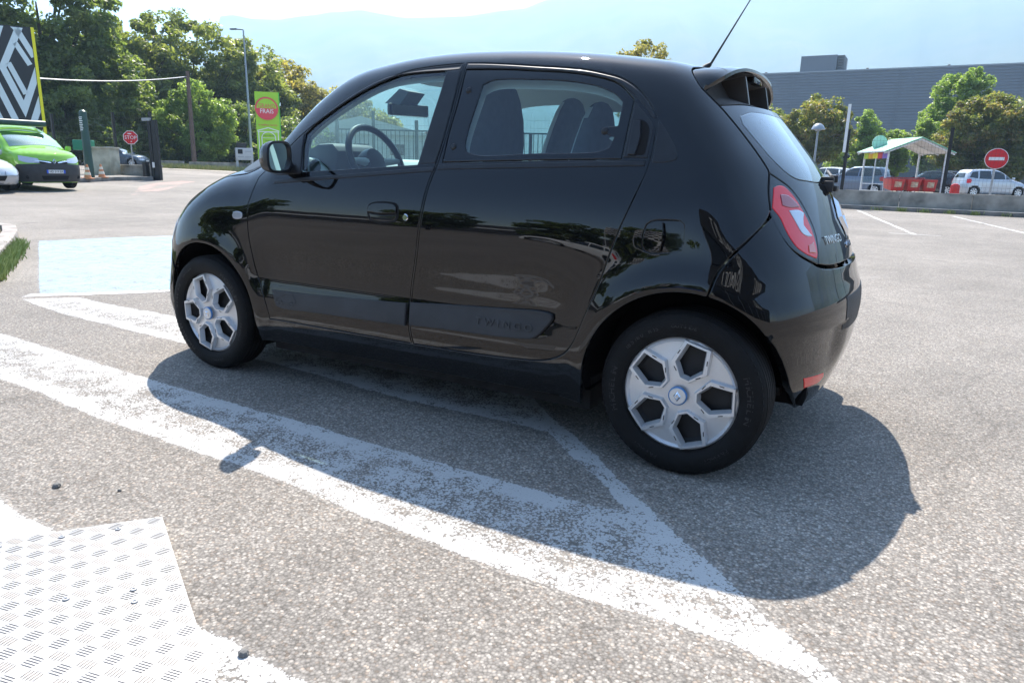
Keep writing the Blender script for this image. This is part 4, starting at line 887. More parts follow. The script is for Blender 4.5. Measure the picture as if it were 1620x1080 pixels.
    for k in range(5):
        a=R_(40+72*k); b.lathe([(.0,.018),(.012,.018),(.014,.034)],(.075*math.cos(a),y0,.075*math.sin(a)),'y',10)
    b.build('steel_rim',m_steel,e,smooth=True)
    b=MB(); b.lathe([(.196,.02),(.190,.06),(.185,.12)],(0,y0,0),'y',48); b.build('rim_barrel',m_steel,e)
    return e
wr=make_wheel(.3005,.185,'rear_wheel'); wf=make_wheel(.298,.168,'front_wheel')
def put_wheel(w_,x,y,z,side,first,rot=0):
    o=w_ if first else copytree(w_)
    o.parent=car; o.location=(x,y,z); o.rotation_euler=(0,rot,math.pi if side>0 else 0)
    return o
# steps: copies first, originals last, so that copied trees stay unparented
put_wheel(wr,0,.712,.300,1,False); put_wheel(wf,XF,.722,.297,1,False)
put_wheel(wr,0,-.712,.300,-1,True); put_wheel(wf,XF,-.722,.297,-1,True,rot=R_(-36))
for o in bpy.data.objects:
    if o.name.split('.')[0] in('rear_wheel','front_wheel'): o['label']=None; del o['label']
# ---------------- vehicles ----------------
WH={}
def simple_wheel(r=.31,w_=.19,spokes=True):
    e=empty('wheel'); t=MB(); hw=w_/2
    t.lathe([(r*.66,-hw+.01),(r*.70,-hw),(r*.88,-hw-.004),(r-.012,-hw+.006),(r,-hw+.025),(r,hw-.025),(r-.012,hw-.006),(r*.7,hw),(.0,hw)],axis='y',n=40); t.build('tyre',m_rubber,e,smooth=True,sharp=.5)
    d=MB(); d.lathe([(r*.66,-hw+.05),(r*.2,-hw+.05),(0,-hw+.05)],axis='y',n=30); d.build('brake',m_dark,e)
    m=MB(); m.lathe([(r*.68,-hw+.004),(r*.64,-hw-.002),(r*.60,-hw+.012),(r*.60,-hw+.05)],axis='y',n=40)
    m.lathe([(r*.17,-hw+.03),(r*.15,-hw+.002),(0,-hw)],axis='y',n=20)
    ns=7 if spokes else 14
    for k in range(ns):
        a=2*math.pi*k/ns; ca,sa=math.cos(a),math.sin(a); w0,w1=(.028,.040) if spokes else (.05,.02)
        q=[(r*.12,-w0),(r*.62,-w1),(r*.62,w1),(r*.12,w0)]
        V=[(x*ca-y*sa,-hw+.004+.01*(1 if x<r*.3 else 0),x*sa+y*ca) for x,y in q]+[(x*ca-y*sa,-hw+.03,x*sa+y*ca) for x,y in q]
        m.add(V,[(3,2,1,0),(4,5,6,7),(0,1,5,4),(1,2,6,5),(2,3,7,6),(3,0,4,7)])
    m.build('rim',m_silver,e); return e
def veh(name,label,loc,rz,kind,col,cat='car',group=None,extra=None,metallic=0.,spokes=True,lower=None):
    K=dict(
     hatch=dict(L=4.10,W=.88,H=1.50,T=[(-.05,.35),(0,.60),(.03,.72),(.10,.85),(.22,.95),(.285,1.0),(.34,1.10),(.42,1.31),(.48,1.43),(.58,1.50),(.75,1.48),(.88,1.40),(.95,1.25),(1.05,.9)],
        R=[(.2,-.06),(.5,0),(.75,-.02),(.95,-.09),(1.2,-.26),(1.4,-.46),(1.6,-.7)],Fr=[(.2,.06),(.45,0),(.62,.03),(.8,.12),(1.,.4)],ax=(.205,.835),r=.32,
        G=[[(.365,1.02),(.43,1.26),(.49,1.375),(.575,1.42),(.575,1.01)],[(.59,1.01),(.59,1.42),(.72,1.41),(.78,1.37),(.80,1.03)],[(.815,1.04),(.80,1.36),(.86,1.30),(.895,1.10)]],ws=(.315,.475)),
     suv=dict(L=4.45,W=.91,H=1.62,T=[(-.05,.40),(0,.70),(.03,.84),(.10,.97),(.22,1.06),(.28,1.10),(.33,1.20),(.41,1.44),(.47,1.55),(.58,1.62),(.78,1.60),(.90,1.50),(.97,1.3),(1.05,1.0)],
        R=[(.2,-.06),(.5,0),(.8,-.02),(1.0,-.08),(1.25,-.22),(1.5,-.42),(1.7,-.7)],Fr=[(.2,.06),(.5,0),(.72,.02),(.9,.1),(1.1,.4)],ax=(.20,.82),r=.35,
        G=[[(.36,1.12),(.42,1.38),(.48,1.49),(.575,1.53),(.575,1.11)],[(.59,1.11),(.59,1.53),(.70,1.52),(.765,1.49),(.785,1.13)],[(.80,1.14),(.79,1.47),(.86,1.42),(.90,1.22)]],ws=(.31,.465)),
     mpv=dict(L=4.05,W=.86,H=1.63,T=[(-.05,.35),(0,.62),(.03,.76),(.09,.90),(.17,1.00),(.225,1.06),(.28,1.16),(.38,1.42),(.46,1.56),(.60,1.63),(.80,1.61),(.92,1.53),(.98,1.3),(1.05,1.0)],
        R=[(.2,-.05),(.5,0),(.8,-.02),(1.0,-.07),(1.25,-.16),(1.5,-.30),(1.7,-.5)],Fr=[(.2,.06),(.45,0),(.65,.03),(.85,.14),(1.05,.4)],ax=(.20,.85),r=.31,
        G=[[(.29,1.06),(.345,1.19),(.40,1.33),(.405,1.06)],[(.42,1.06),(.42,1.37),(.47,1.47),(.595,1.53),(.60,1.05)],[(.615,1.05),(.61,1.53),(.77,1.52),(.795,1.07)],[(.815,1.08),(.795,1.50),(.88,1.45),(.93,1.15)]],ws=(.26,.455)),
     van=dict(L=4.28,W=.915,H=1.80,T=[(-.05,.45),(0,.88),(.015,1.02),(.05,1.12),(.12,1.20),(.175,1.26),(.21,1.36),(.285,1.62),(.34,1.77),(.41,1.84),(.60,1.86),(.85,1.85),(.97,1.78),(1.0,1.64),(1.05,1.3)],
        R=[(.2,-.05),(.5,0),(.9,-.01),(1.3,-.05),(1.6,-.12),(1.8,-.3)],Fr=[(.2,.05),(.45,0),(.7,.01),(.9,.05),(1.05,.14),(1.2,.5)],ax=(.205,.835),r=.32,
        G=[[(.275,1.16),(.315,1.28),(.36,1.44),(.365,1.14)],[(.345,1.16),(.345,1.46),(.395,1.61),(.45,1.66),(.545,1.67),(.55,1.13)]],ws=(.198,.375)))[kind]
    L=K['L']; x0=-L/2; X=lambda f:x0+f*L
    Tc=spl([X(a) for a,b in K['T']],[b for a,b in K['T']]); Rc=spl([a for a,b in K['R']],[L/2+b for a,b in K['R']]); Fc=spl([a for a,b in K['Fr']],[x0+b for a,b in K['Fr']])
    H=K['H']; Wd_=K['W']; belt=K['G'][0][0][1]
    Wp=spl([.15,.3,.5,.7,belt-.1,belt,belt+.15,H-.2,H],[Wd_-.06,Wd_-.015,Wd_-.005,Wd_,Wd_-.02,Wd_-.045,Wd_-.09,Wd_-(.22 if kind!='van' else .13),Wd_-(.30 if kind!='van' else .18)])
    axs=[X(a) for a in K['ax']]
    def F(x,y,z):
        y2=np.minimum(y*y,.8); ay=np.sqrt(y*y+1e-8)
        Pl_=-.05*np.clip((-x-.8)/1.2,0,1)**2-.04*np.clip((x-.8)/1.2,0,1)**2
        s=ay-Wp(z)-Pl_-sum(.018*np.exp(-((np.sqrt((x-a)**2+(z-K['r'])**2)-K['r']-.07)/.07)**2) for a in axs)
        xs=x-.38*y2*sst(X(.52),X(.45),x)
        t=(z-(Tc(xs)-.06*y2-.08*y2*y2))*(1-.28*sst(X(.22),X(.3),x)*sst(X(.55),X(.45),x))
        r=(x-(Rc(z)-.2*y2-.1*y2*y2))*.93; f=((Fc(z)+.2*y2+.25*y2*y2)-x)*.9
        a=smax(smax(s*.95,t,.14 if kind!='van' else .10),smax(r,f,.1),.18)
        return smax(a,.19-z,.06)
    s=Surf(F,z0=.66,xr=L/2-1.0,xf=x0+1.0)
    e=empty(name,loc,rz,label,cat,group)
    # closed shell as a capsule of rays
    a,b=x0+.75,L/2-.55; rows=[]
    for ph in np.linspace(math.pi/2,0,12)[:-1]: rows.append((a,-math.sin(ph),math.cos(ph)))
    for x in np.linspace(a,b,int((b-a)/.045)): rows.append((x,0,1))
    for ph in np.linspace(0,math.pi/2,12)[1:]: rows.append((b,math.sin(ph),math.cos(ph)))
    nt_=64; th=np.linspace(0,2*math.pi,nt_,endpoint=False); O=[];D=[]
    for (x,dx,c) in rows:
        for t in th: O.append((x,0,.66)); D.append((dx,c*math.cos(t),c*math.sin(t)))
    P=s.solve(np.array(O,float),np.array(D,float),0,3.0); N=s.grad(P); Fs=[]
    for i in range(len(rows)-1):
        for k in range(nt_):
            q=(i*nt_+k,(i+1)*nt_+k,(i+1)*nt_+(k+1)%nt_,i*nt_+(k+1)%nt_); c=P[list(q)].mean(0)
            if abs(c[1])>Wd_*.72 and any(math.hypot(c[0]-ax_,c[2]-K['r'])<K['r']+.055 for ax_ in axs): continue
            Fs.append(q)
    pm=col if not isinstance(col,tuple) else paint(name+'_paint',col,flake=metallic,rough=.35)
    me=bpy.data.meshes.new('body'); me.from_pydata(P.tolist(),[],Fs); me.update(); setn(me,N); body=link('body',me,pm,e)
    bm=bmesh.new(); bm.from_mesh(me); n0=sum(f.normal.dot(Vector(N[f.verts[0].index])) for f in list(bm.faces)[:200]); 
    if n0<0:
        for f in bm.faces: f.normal_flip()
    bm.to_mesh(me); bm.free(); setn(me,N)
    lm=MB()
    for ax_ in axs: lm.box((ax_,0,K['r']+.08),(K['r']*2+.12,Wd_*1.55,K['r']*1.1))
    lm.build('wheel_well',m_undr,e)
    gl=glassmat(name+'_glass',(.10,.13,.14),1.3)
    for sd in(-1,1):
        for g in K['G'][(1 if kind=='van' else 0):]: s.panel('side_window',s.side([(X(p),q) for p,q in g]),'S',gl if kind!='van' else m_pianoblk,e,side=sd,off=.010,gap=.004,skirt=.004,bev=.001,step=.09,dens=.05)
        if kind!='van' or True:
            ln=MB(); dx_=X(.58); ln.box((dx_,sd*(Wd_+.002),.62),(.006,.01,.75)); 
        mr=MB(); mr.lathe([(.0,-.10),(.07,-.07),(.085,0),(.07,.05),(0,.06)],(X(K['ws'][0]+.055),sd*(Wd_+.06),belt+.06),'z',12); mr.build('wing_mirror',pm,e,smooth=True)
        HLq=s.top([(X(.045),-Wd_*.62)])[0]; pa=s.par('N',HLq[None])[0]; z_=HLq[2]
        s.panel('headlight',s.lift('N',np.array([(pa[0]-.18,z_-.20),(pa[0]-.16,z_-.08),(pa[0]+.12,z_-.02),(pa[0]+.22,z_-.0),(pa[0]+.20,z_-.14),(pa[0]+.05,z_-.2)])),'N',m_clear,e,side=sd,off=.016,gap=0,skirt=.008,bev=.002,step=.06,dens=.03)
        zt=.92 if kind!='van' else .95
        s.panel('tail_light',s.lift('R',np.array([(.58,zt-.12),(.56,zt+.10),(.68,zt+.14),(.76,zt+.06),(.74,zt-.10)])),'R',m_red,e,side=sd,off=.014,gap=0,skirt=.008,bev=.002,step=.06,dens=.03)
    w0,w1=K['ws']; wy=1.12 if kind=='van' else 1.0; wsp=[(X(w0+.025),-.62*Wd_/.88*wy),(X((w0+w1)/2+.035),-.585*Wd_/.88*wy),(X(w1+.02),-.53*Wd_/.88*wy),(X(w1-.005),-.28),(X(w1-.012),0)]
    wsp=wsp+[(x,-y) for x,y in wsp[-2::-1]]+[(X(w0-.005),.45),(X(w0-.015),0),(X(w0-.005),-.45)]
    s.panel('windscreen',s.top(wsp),'T',glassmat(name+'_wscreen',(.38,.50,.54),3.0),e,off=.012,gap=0,skirt=.01,bev=.001,step=.09,dens=.05)
    s.panel('rear_window',s.lift('R',np.array([(a_*.8,b_) for a_,b_ in((-.50,belt+.06),(-.44,H-.24),(.44,H-.24),(.50,belt+.06))])),'R',gl,e,off=.012,gap=0,skirt=.01,bev=.001,step=.09,dens=.05)
    lw=m_plastic if kind=='van' else m_dark
    s.panel('grille',s.lift('N',np.array([(a_*.8,b_) for a_,b_ in((-.34,.30),(-.40,.44),(.40,.44),(.34,.30))])),'N',lw,e,off=.012,gap=0,skirt=.01,step=.06,dens=.04)
    s.panel('number_plate',s.lift('N',np.array([(a_*.8,b_) for a_,b_ in((-.215,.47),(-.215,.57),(.215,.57),(.215,.47))])),'N',m_plate,e,off=.025,gap=0,skirt=.02,step=.06,dens=.04)
    s.panel('rear_number_plate',s.lift('R',np.array([(a_*.8,b_) for a_,b_ in((-.29,.60),(-.29,.71),(.29,.71),(.29,.60))])),'R',m_plate,e,off=.012,gap=0,skirt=.01,step=.06,dens=.04)
    key=(K['r'],spokes)
    for ax_ in axs:
        for sd in(-1,1):
            w_=simple_wheel(K['r'],.2,spokes) if key not in WH else copytree(WH[key]); WH.setdefault(key,w_)
            w_.parent=e; w_.location=(ax_,sd*(Wd_-.115),K['r']); w_.rotation_euler=(0,0,math.pi if sd>0 else 0)
    if extra: extra(s,e,X,K)
    return e
m_plate=mat('plate_white',(.75,.76,.74),rough=.4)
m_bluep=mat('plate_blue',(.03,.10,.55),rough=.4)
m_blk=mat('black_metal',(.015,.016,.018),rough=.45,var=.3,vs=6)
m_galv=mat('galvanised_steel',(.42,.43,.44),rough=.45,metal=.6,var=.25,vs=8)
m_conc=mat('weathered_concrete',(.36,.335,.29),rough=.92,dirt=(.13,.125,.11),vs=2.2,bump=.6,bs=60)
m_concd=mat('grey_kerb_concrete',(.22,.21,.195),rough=.92,dirt=(.10,.097,.09),vs=3,bump=.6,bs=60)
m_white=mat('white_enamel',(.78,.79,.79),rough=.4,var=.1,vs=5)
m_green=mat('dark_green_enamel',(.03,.075,.065),rough=.4,var=.25,vs=3)
m_gbox=mat('green_plastic',(.02,.20,.11),rough=.5)
m_redp=mat('red_plastic',(.62,.03,.028),rough=.4,coat=.3,var=.2,vs=5)
m_sred=mat('sign_red',(.60,.02,.03),rough=.4)
m_orange=mat('cone_orange',(.62,.26,.12),rough=.55,var=.25,vs=9)
m_wood=mat('pole_wood',(.16,.11,.085),rough=.9,var=.4,vs=5,bump=.5,bs=30)
m_lamp=mat('lamp_grey',(.30,.33,.36),rough=.4,metal=.3)
m_cab=mat('cabinet_grey',(.48,.50,.52),rough=.5,var=.12,vs=4)
# --- green van
m_vang=paint('van_green_paint',(.24,.50,.06),rough=.35)
def van_extra(s,e,X,K):
    h=[(.0,.23),(-.0,.40),(0,.68)]
    fb=s.panel('front_bumper',s.lift('N',np.array([(a*.8,b) for a,b in((-1.02,.22),(-1.05,.40),(-1.05,.60),(-.93,.72),(-.55,.735),(0,.755),(.55,.735),(.93,.72),(1.05,.60),(1.05,.40),(1.02,.22))])),'N',m_plastic,e,off=.012,gap=0,skirt=.02,step=.07,dens=.04)
    s.panel('lower_intake',s.lift('N',np.array([(a*.8,b) for a,b in((-.34,.28),(-.38,.40),(.38,.40),(.34,.28))])),'N',m_dark,fb,off=.016,gap=0,skirt=.004,step=.07,dens=.04)
    s.panel('grille_strip',s.lift('N',np.array([(a*.8,b) for a,b in((-.52,.76),(-.55,.86),(-.2,.83),(0,.80),(.2,.83),(.55,.86),(.52,.76),(0,.735))])),'N',m_dark,e,off=.010,gap=0,skirt=.01,step=.07,dens=.04)
    for sg in(-1,1):
        q=[(.08,.775),(.12,.80),(.3,.825),(.5,.845),(.52,.825),(.3,.80),(.12,.765)]
        s.panel('grille_chrome',s.lift('N',np.array([(sg*a*.8,b) for a,b in q])),'N',m_chrome,e,off=.02,gap=0,skirt=.006,step=.05,dens=.03)
    c=s.lift('N',np.array([(0,.81)]),.03)[0]; b=MB(); V,F_=diam(.062,.085,.018,.0,.02); b.add(V,F_); o=b.build('front_emblem',m_chrome,e); o.data.transform(frame(c,(0,-1,0),(0,0,1)))
    c=s.lift('N',np.array([(0,.52)]),.03)[0]; p=[o for o in e.children if o.name.startswith('number_plate')]
    textmesh('HD 319 EA',.095,m_dark,'plate_text',p[0] if p else e,frame(c+np.array([-.006,0,0]),(0,-1,0),(0,0,1)),.001,sx=.85)
    for sg in(-1,1):
        b=MB(); b.box((c[0]+.004,sg*.235,.52),(.012,.045,.10)); b.build('plate_band',m_bluep,e)
        f=s.lift('N',np.array([(sg*.55,.36)]),.015)[0]; b=MB(); b.lathe([(0,-.005),(.05,-.005),(.055,.01)],(0,0,0),'y',16); o=b.build('fog_lamp_blank',m_dark,e); o.data.transform(frame(f,(0,-1,0),(1,0,0))); 
    b=MB()
    for xx in(-.15,.55,1.25): b.box((xx,0,1.87),(.05,1.5,.045))
    for yy in(-.66,.66): b.box((.55,yy,1.90),(1.7,.05,.06))
    rk=b.build('roof_rack',m_white,e); b=MB(); b.tube([(-.30,-.75,1.94),(-.30,.75,1.94)],.09,14); b.build('rack_tube',m_green,rk,smooth=True)
    for sg in(-1,1):
        b=MB(); b.tube([(X(.232),sg*.10,1.205),(X(.238),sg*.5,1.235)],.012,6); b.build('wiper',m_dark,e)
def facing(px,py): return math.atan2(-py,-px)   # the vehicles' noses point along -x
# van nose towards the camera's right: heading vector
vh=Vector((1,-.04,0)).normalized()
van=veh('delivery_van','lime green delivery van with black bumper and roof rack parked nose out by the kerb',(-23.95,8.98,gzf(-24)),facing(vh.x,vh.y),'van',m_vang,'van',extra=van_extra,spokes=False)
sv=Vector((1,-.1,0)).normalized()
veh('silver_car','silver car showing only its nose at the left edge in front of the green van',(-23.30,6.95,gzf(-23)),facing(1,-.02),'hatch',(.45,.47,.50),metallic=.5)
veh('street_car','blue grey car driving past behind the low wall and the stop sign',(-46.4,26.4,gzf(-47)-.05),facing(.87,.495),'suv',(.08,.11,.15),metallic=.3).scale=(.8,.8,.8)
veh('silver_mpv','silver people carrier parked behind the no entry sign, side on',(4.03,49.0,0),facing(.87,.49),'mpv',(.50,.53,.57),metallic=.5)
veh('parked_car','dark blue estate seen from behind between the trolley shelter and the silver people carrier',(2.9,56.0,0),facing(.6,.8),'suv',(.015,.02,.03))
veh('parked_car','blue grey car parked left of the trolley shelter in front of a white one',(-3.0,44.9,0),facing(-.96,.28),'mpv',(.16,.20,.27),metallic=.4)
veh('parked_car','white van-like car behind the blue grey car left of the shelter',(-5.6,51.6,0),facing(-1,.2),'suv',(.70,.72,.74))
veh('parked_car','dark car seen through the trolley shelter above the red trolleys',(.7,50.5,0),facing(-.9,.2),'hatch',(.02,.02,.028))
veh('parked_car','dark blue car cut off by the right edge beyond the silver people carrier',(8.6,53.0,0),facing(-1,.1),'hatch',(.05,.07,.11),metallic=.3)
# --- behind the photographer: what the paint mirrors
veh('white_hatchback','white car parked across the yard behind the photographer',(-8.5,-19.5,0),facing(-1,-.1),'hatch',(.75,.76,.77))
veh('blue_car','bright blue car parked beside the white one behind the photographer',(-4.0,-23.5,0),facing(-1,.1),'hatch',(.02,.12,.45))
# ---------------- structures on the right ----------------
kx=lambda x:23.05-.165*(x+1.6)
wx=lambda x:23.75-.155*(x+1.65)
def runbox(mb,f,x0,x1,w,z0,z1,n=1,gap=0):
    L=(x1-x0)/n
    for i in range(n):
        a=x0+i*L; b=a+L-gap; ya,yb=f(a),f(b)
        V=[(a,ya,z0),(b,yb,z0),(b,yb+w,z0),(a,ya+w,z0),(a,ya,z1),(b,yb,z1),(b,yb+w,z1),(a,ya+w,z1)]
        mb.add(V,[(3,2,1,0),(4,5,6,7),(0,1,5,4),(1,2,6,5),(2,3,7,6),(3,0,4,7)])
mb=MB(); runbox(mb,kx,-16,14,.16,-.05,.13,30,.008); o=mb.build('kerb',m_concd,bevel=.012); tag(o,kind='structure')
mb=MB(); runbox(mb,lambda x:kx(x)+.16,-16,14,.60,-.05,.12); o=mb.build('gravel_strip',mat('pale_gravel',(.45,.44,.42),rough=.95,dirt=(.18,.18,.17),vs=30,bump=1,bs=120)); tag(o,kind='structure')
mb=MB(); runbox(mb,wx,-16,14,.22,-.05,.60,15,.012)
for i in range(0): pass
wallo=mb.build('concrete_wall',m_conc,bevel=.012); tag(wallo,'long low stained concrete wall carrying the mesh fence on the right','wall')
def fence(name,label,pts,z0,z1,dx=.10,dz=.20,post=True,pr=.035,pw=.0024,group=None,m=m_blk,ph=0):
    e=empty(name,(pts[0][0],pts[0][1],z0),0,label,'fence',group); b=MB(); ox,oy=pts[0]
    for (ax_,ay),(bx_,by) in zip(pts[:-1],pts[1:]):
        L=math.hypot(bx_-ax_,by-ay); n=int(L/dx)
        for i in range(n+1):
            t=i/n; x=ax_+(bx_-ax_)*t-ox; y=ay+(by-ay)*t-oy; b.tube([(x,y,0),(x,y,z1-z0)],pw,3,cap=False)
        for k in range(int((z1-z0)/dz)+1): b.tube([(ax_-ox,ay-oy,k*dz),(bx_-ox,by-oy,k*dz)],pw*1.25,3,cap=False)
    b.build('mesh_panel',m,e); 
    if post:
        for x,y in pts:
            p=MB(); p.box((x-ox,y-oy,(z1-z0+ph)/2),(pr*2,pr*2,z1-z0+ph)); p.box((x-ox,y-oy,z1-z0+ph+.01),(pr*2+.01,pr*2+.01,.02)); p.build('post',m,e)
    return e
fpx=[-15,-12.2,-9.4,-6.6,-4.2,-1.80,1.17,4.1,7.0,10,13]
fence('mesh_fence','tall black wire mesh fence standing on the concrete wall on the right',[(x,wx(x)+.11) for x in fpx],.60,2.55,m=m_blk,pr=.05)
mb=MB(); mb.box((0,0,0),(.09,.05,1.55),tx=0); o=mb.build('white_post',m_white); o.location=(-1.87,wx(-1.87)+.02,2.60); tag(o,'white square post strapped to the top of the fence post left of the shelter','post')
# no entry sign
def disc(mb,c,r,th,n=48): mb.lathe([(0,-th/2),(r,-th/2),(r,th/2),(0,th/2)],c,'y',n)
def sign_root(name,loc,rz,label,cat='sign'): return empty(name,loc,rz,label,cat)
e=sign_root('no_entry_sign',(2.70,27.5,0),math.atan2(-.52,.0)*0+.05,'round red no entry sign with white bar on a grey pole behind the fence')
b=MB(); b.tube([(0,0,0),(0,0,2.1)],.035,12); b.build('pole',m_galv,e)
b=MB(); disc(b,(0,-.05,1.76),.355,.02); b.build('sign_border',m_white,e); b=MB(); disc(b,(0,-.062,1.76),.335,.012); b.build('sign_face',m_sred,e,smooth=False)
b=MB(); b.box((0,-.075,1.76),(.46,.012,.105)); b.build('sign_bar',m_white,e)
# red plastic barrier
b=MB(); b.box((0,0,.42),(.36,.42,.84),taper=.82); b.box((0,-.02,.72),(.20,.40,.30)); o=b.build('plastic_barrier',m_redp,bevel=.06); o.location=(1.66,29.0,0); tag(o,'red plastic barrier block standing behind the wall beside the dark fence post','barrier')
# trolley shelter
SH=empty('trolley_shelter',(-1.0,34.7,0),math.atan2(1.3,2.32),'open trolley shelter with pitched green roof and white frame','shelter')
# local: x along the open gable end, y along the ridge away from it
GW,GD=2.66,2.25
def bar(a,b_,w_,name,m=m_white,par=None,n=4): q=MB(); q.tube([a,b_],w_,n); return q.build(name,m,par or SH)
for x,y in((0,0),(GW,0),(0,GD),(GW,GD),(0,GD/2)): bar((x,y,0),(x,y,2.28),.05 if (x,y)!=(0,GD/2) else .03,'post')
m_groof=mat('pale_green_roof',(.28,.60,.40),rough=.45,var=.15,vs=2)
V=[(-.28,-.25,2.22),(GW/2,-.25,2.86),(GW+.28,-.25,2.22),(-.28,GD+.25,2.22),(GW/2,GD+.25,2.86),(GW+.28,GD+.25,2.22)]; V2=[(x,y,z-.05) for x,y,z in V]
b=MB(); b.add(V+V2,[(0,1,4,3),(1,2,5,4),(9,10,7,6),(10,11,8,7),(0,6,7,1),(1,7,8,2),(3,4,10,9),(4,5,11,10),(0,3,9,6),(2,8,11,5)]); rf=b.build('roof',m_groof,SH)
b=MB(); b.add([(x,y,z-.062) for x,y,z in V],[(3,4,1,0),(4,5,2,1)]); b.build('soffit',m_white,rf)
for t in(0.03,.5,.97):
    for k in(0,2): bar(tuple(Vector(V[1]).lerp(Vector(V[4]),t)-Vector((0,0,.11))),tuple(Vector(V[k]).lerp(Vector(V[k+3]),t)-Vector((0,0,.11))),.035,'rafter',m_white,rf)
for k in(0,2): bar(tuple(Vector(V[k])-Vector((0,0,.03))),tuple(Vector(V[k+3])-Vector((0,0,.03))),.035,'gutter',m_white,rf)
for k,c in enumerate(((.45,.60,.03),(.75,.40,.02),(.80,.70,.04),(.62,.06,.08),(.22,.14,.50))):
    b=MB(); b.box((-.03,GD-(k+.5)*GD/5,2.02),(.03,GD/5-.01,.27)); p=b.build('banner_panel',mat('banner_%d'%k,c,rough=.5),SH)
for z in(.40,.72): bar((0,0,z),(0,GD,z),.02,'side_rail')
b=MB(); b.box((-.02,GD/2,.20),(.03,GD-.1,.26)); b.build('lower_panel',mat('grass_print',(.08,.32,.06),rough=.5,var=.5,vs=9),SH)
m_pane=glassmat('shelter_pane',(.86,.90,.90),.6)
for gx0,gz0,gh in((0,1.33,1.05),(GW,1.2,1.5)): b=MB(); b.box((gx0,GD/2,gz0),(.01,GD-.1,gh)); b.build('glazing',m_pane,SH)
b=MB(); disc(b,(.30,GD*.7,2.62),.36,.03,32); b.build('roof_disc',mat('pale_green_disc',(.38,.62,.52),rough=.3),SH)
# trolleys
def trolley():
    e=empty('shopping_trolley'); b=MB()
    V=[(-.26,-.40,.45),(.26,-.40,.45),(.22,.40,.55),(-.22,.40,.55),(-.30,-.46,.98),(.30,-.46,.98),(.27,.46,1.00),(-.27,.46,1.00)]
    V+= [(x*.93,y*.93,z) for x,y,z in V[4:]]+[(x*.9,y*.9,z+.03) for x,y,z in V[:4]]
    b.add(V,[(3,2,1,0),(0,1,5,4),(1,2,6,5),(2,3,7,6),(3,0,4,7),(4,5,9,8),(5,6,10,9),(6,7,11,10),(7,4,8,11),(12,13,14,15),(8,9,13,12),(9,10,14,13),(10,11,15,14),(11,8,12,15)])
    b.build('basket',m_redp,e,bevel=.02)
    f=MB()
    for sx_ in(-.22,.22): f.tube([(sx_,.42,.52),(sx_,.36,.20),(sx_,-.40,.15)],.014,6); f.tube([(sx_,.40,.55),(sx_,.52,1.02)],.014,6)
    f.build('chassis',m_galv,e); h=MB(); h.tube([(-.24,.54,1.03),(.24,.54,1.03)],.02,8); h.build('handle',m_redp,e)
    for sx_ in(-.2,.2):
        for yy in(-.38,.34):
            w_=MB(); 
            for dx in(-.015,.015): pass
            w_.tube([(sx_-.015,yy,.062),(sx_+.015,yy,.062)],.06,12); w_.build('castor',m_dark,e)
    b=MB(); b.box((0,-.455,.74),(.30,.012,.24),rx=.1); b.build('basket_label',mat('basket_badge',(.72,.62,.42),rough=.5,dirt=(.55,.2,.12),vs=8),e)
    return e
t0=trolley(); spots=[(-.62,34.35,.5,'leftmost red trolley in the shelter beside the glazed side'),(.02,34.72,.5,'middle red trolley of the front row in the shelter'),(.66,35.08,.5,'right red trolley of the front row beside the grey trolleys'),]
t0['category']='trolley'; t0['group']='red shopping trolleys in the shelter'
for i,(x,y,a,lb) in enumerate(spots):
    o=copytree(t0) if i else t0; o.location=(x,y,0); o.rotation_euler=(0,0,a); o.scale=(1.02,1,1.0); o['label']=lb
for i,(x,y) in enumerate(((.35,36.3),(-.35,35.9))):
    o=copytree(t0); o.location=(x,y,0); o.rotation_euler=(0,0,.3); o['label']=('red trolley in the back row by the right shelter post','red trolley in the back row behind the middle front one')[i]
# lamp with dome head
e=empty('dome_lamp',(-4.72,39.2,0),0,'grey post-top lamp with a dome shade right of the black car','street lamp')
b=MB(); b.tube([(0,0,0),(0,0,3.35)],[.07,.05],10); b.build('pole',m_lamp,e); b=MB(); b.lathe([(0,3.75),(.10,3.74),(.24,3.65),(.34,3.48),(.35,3.43),(.20,3.42),(.10,3.35),(0,3.34)],(0,0,0),'z',24); b.build('lamp_shade',m_lamp,e,smooth=True,sharp=.9)
# warehouse
def clad(name,col,per=.45):
    m=mat(name,col,rough=.5,metal=.25,var=.06,vs=.6); nt=m.node_tree; b=nt.nodes['Principled BSDF']; tc=nd(nt,'ShaderNodeTexCoord'); sp=nd(nt,'ShaderNodeSeparateXYZ'); nt.links.new(tc.outputs['Object'],sp.inputs[0]); return m
m_clad=clad('grey_cladding',(.175,.205,.24)); m_brick=mat('grey_blockwork',(.14,.16,.18),rough=.9,var=.2,vs=2)
WHS=empty('warehouse',(-6,100,0),0,'long grey warehouse clad in horizontal corrugated sheet beyond the car park on the right','building')
def corr(x0,x1,y,z0,z1,ytop=None,per=.34,dep=.05,name='wall',axis='x',m=None):
    V=[];F_=[];n=int((z1-z0)/per); zs=[];ds=[]
    for i in range(n):
        z=z0+(z1-z0)*i/n; h=(z1-z0)/n
        for a,d in((0,0),(.42,0),(.52,dep),(.92,dep)): zs.append(z+a*h); ds.append(d)
    zs.append(z1); ds.append(0)
    for z,d in zip(zs,ds):
        if axis=='x': V+=[(x0,y-d,z),(x1,y-d,z)]
        else: V+=[(y+d,x0,z),(y+d,x1,z)]
    for i in range(len(zs)-1): F_.append((2*i,2*i+1,2*i+3,2*i+2))
    b=MB(); b.add(V,F_); return b.build(name,m or m_clad,WHS)
corr(-26,36,0,3.6,13.85,name='wall')
b=MB(); b.box((5,.2,1.8),(62,.2,3.6)); b.build('base_wall',m_brick,WHS)
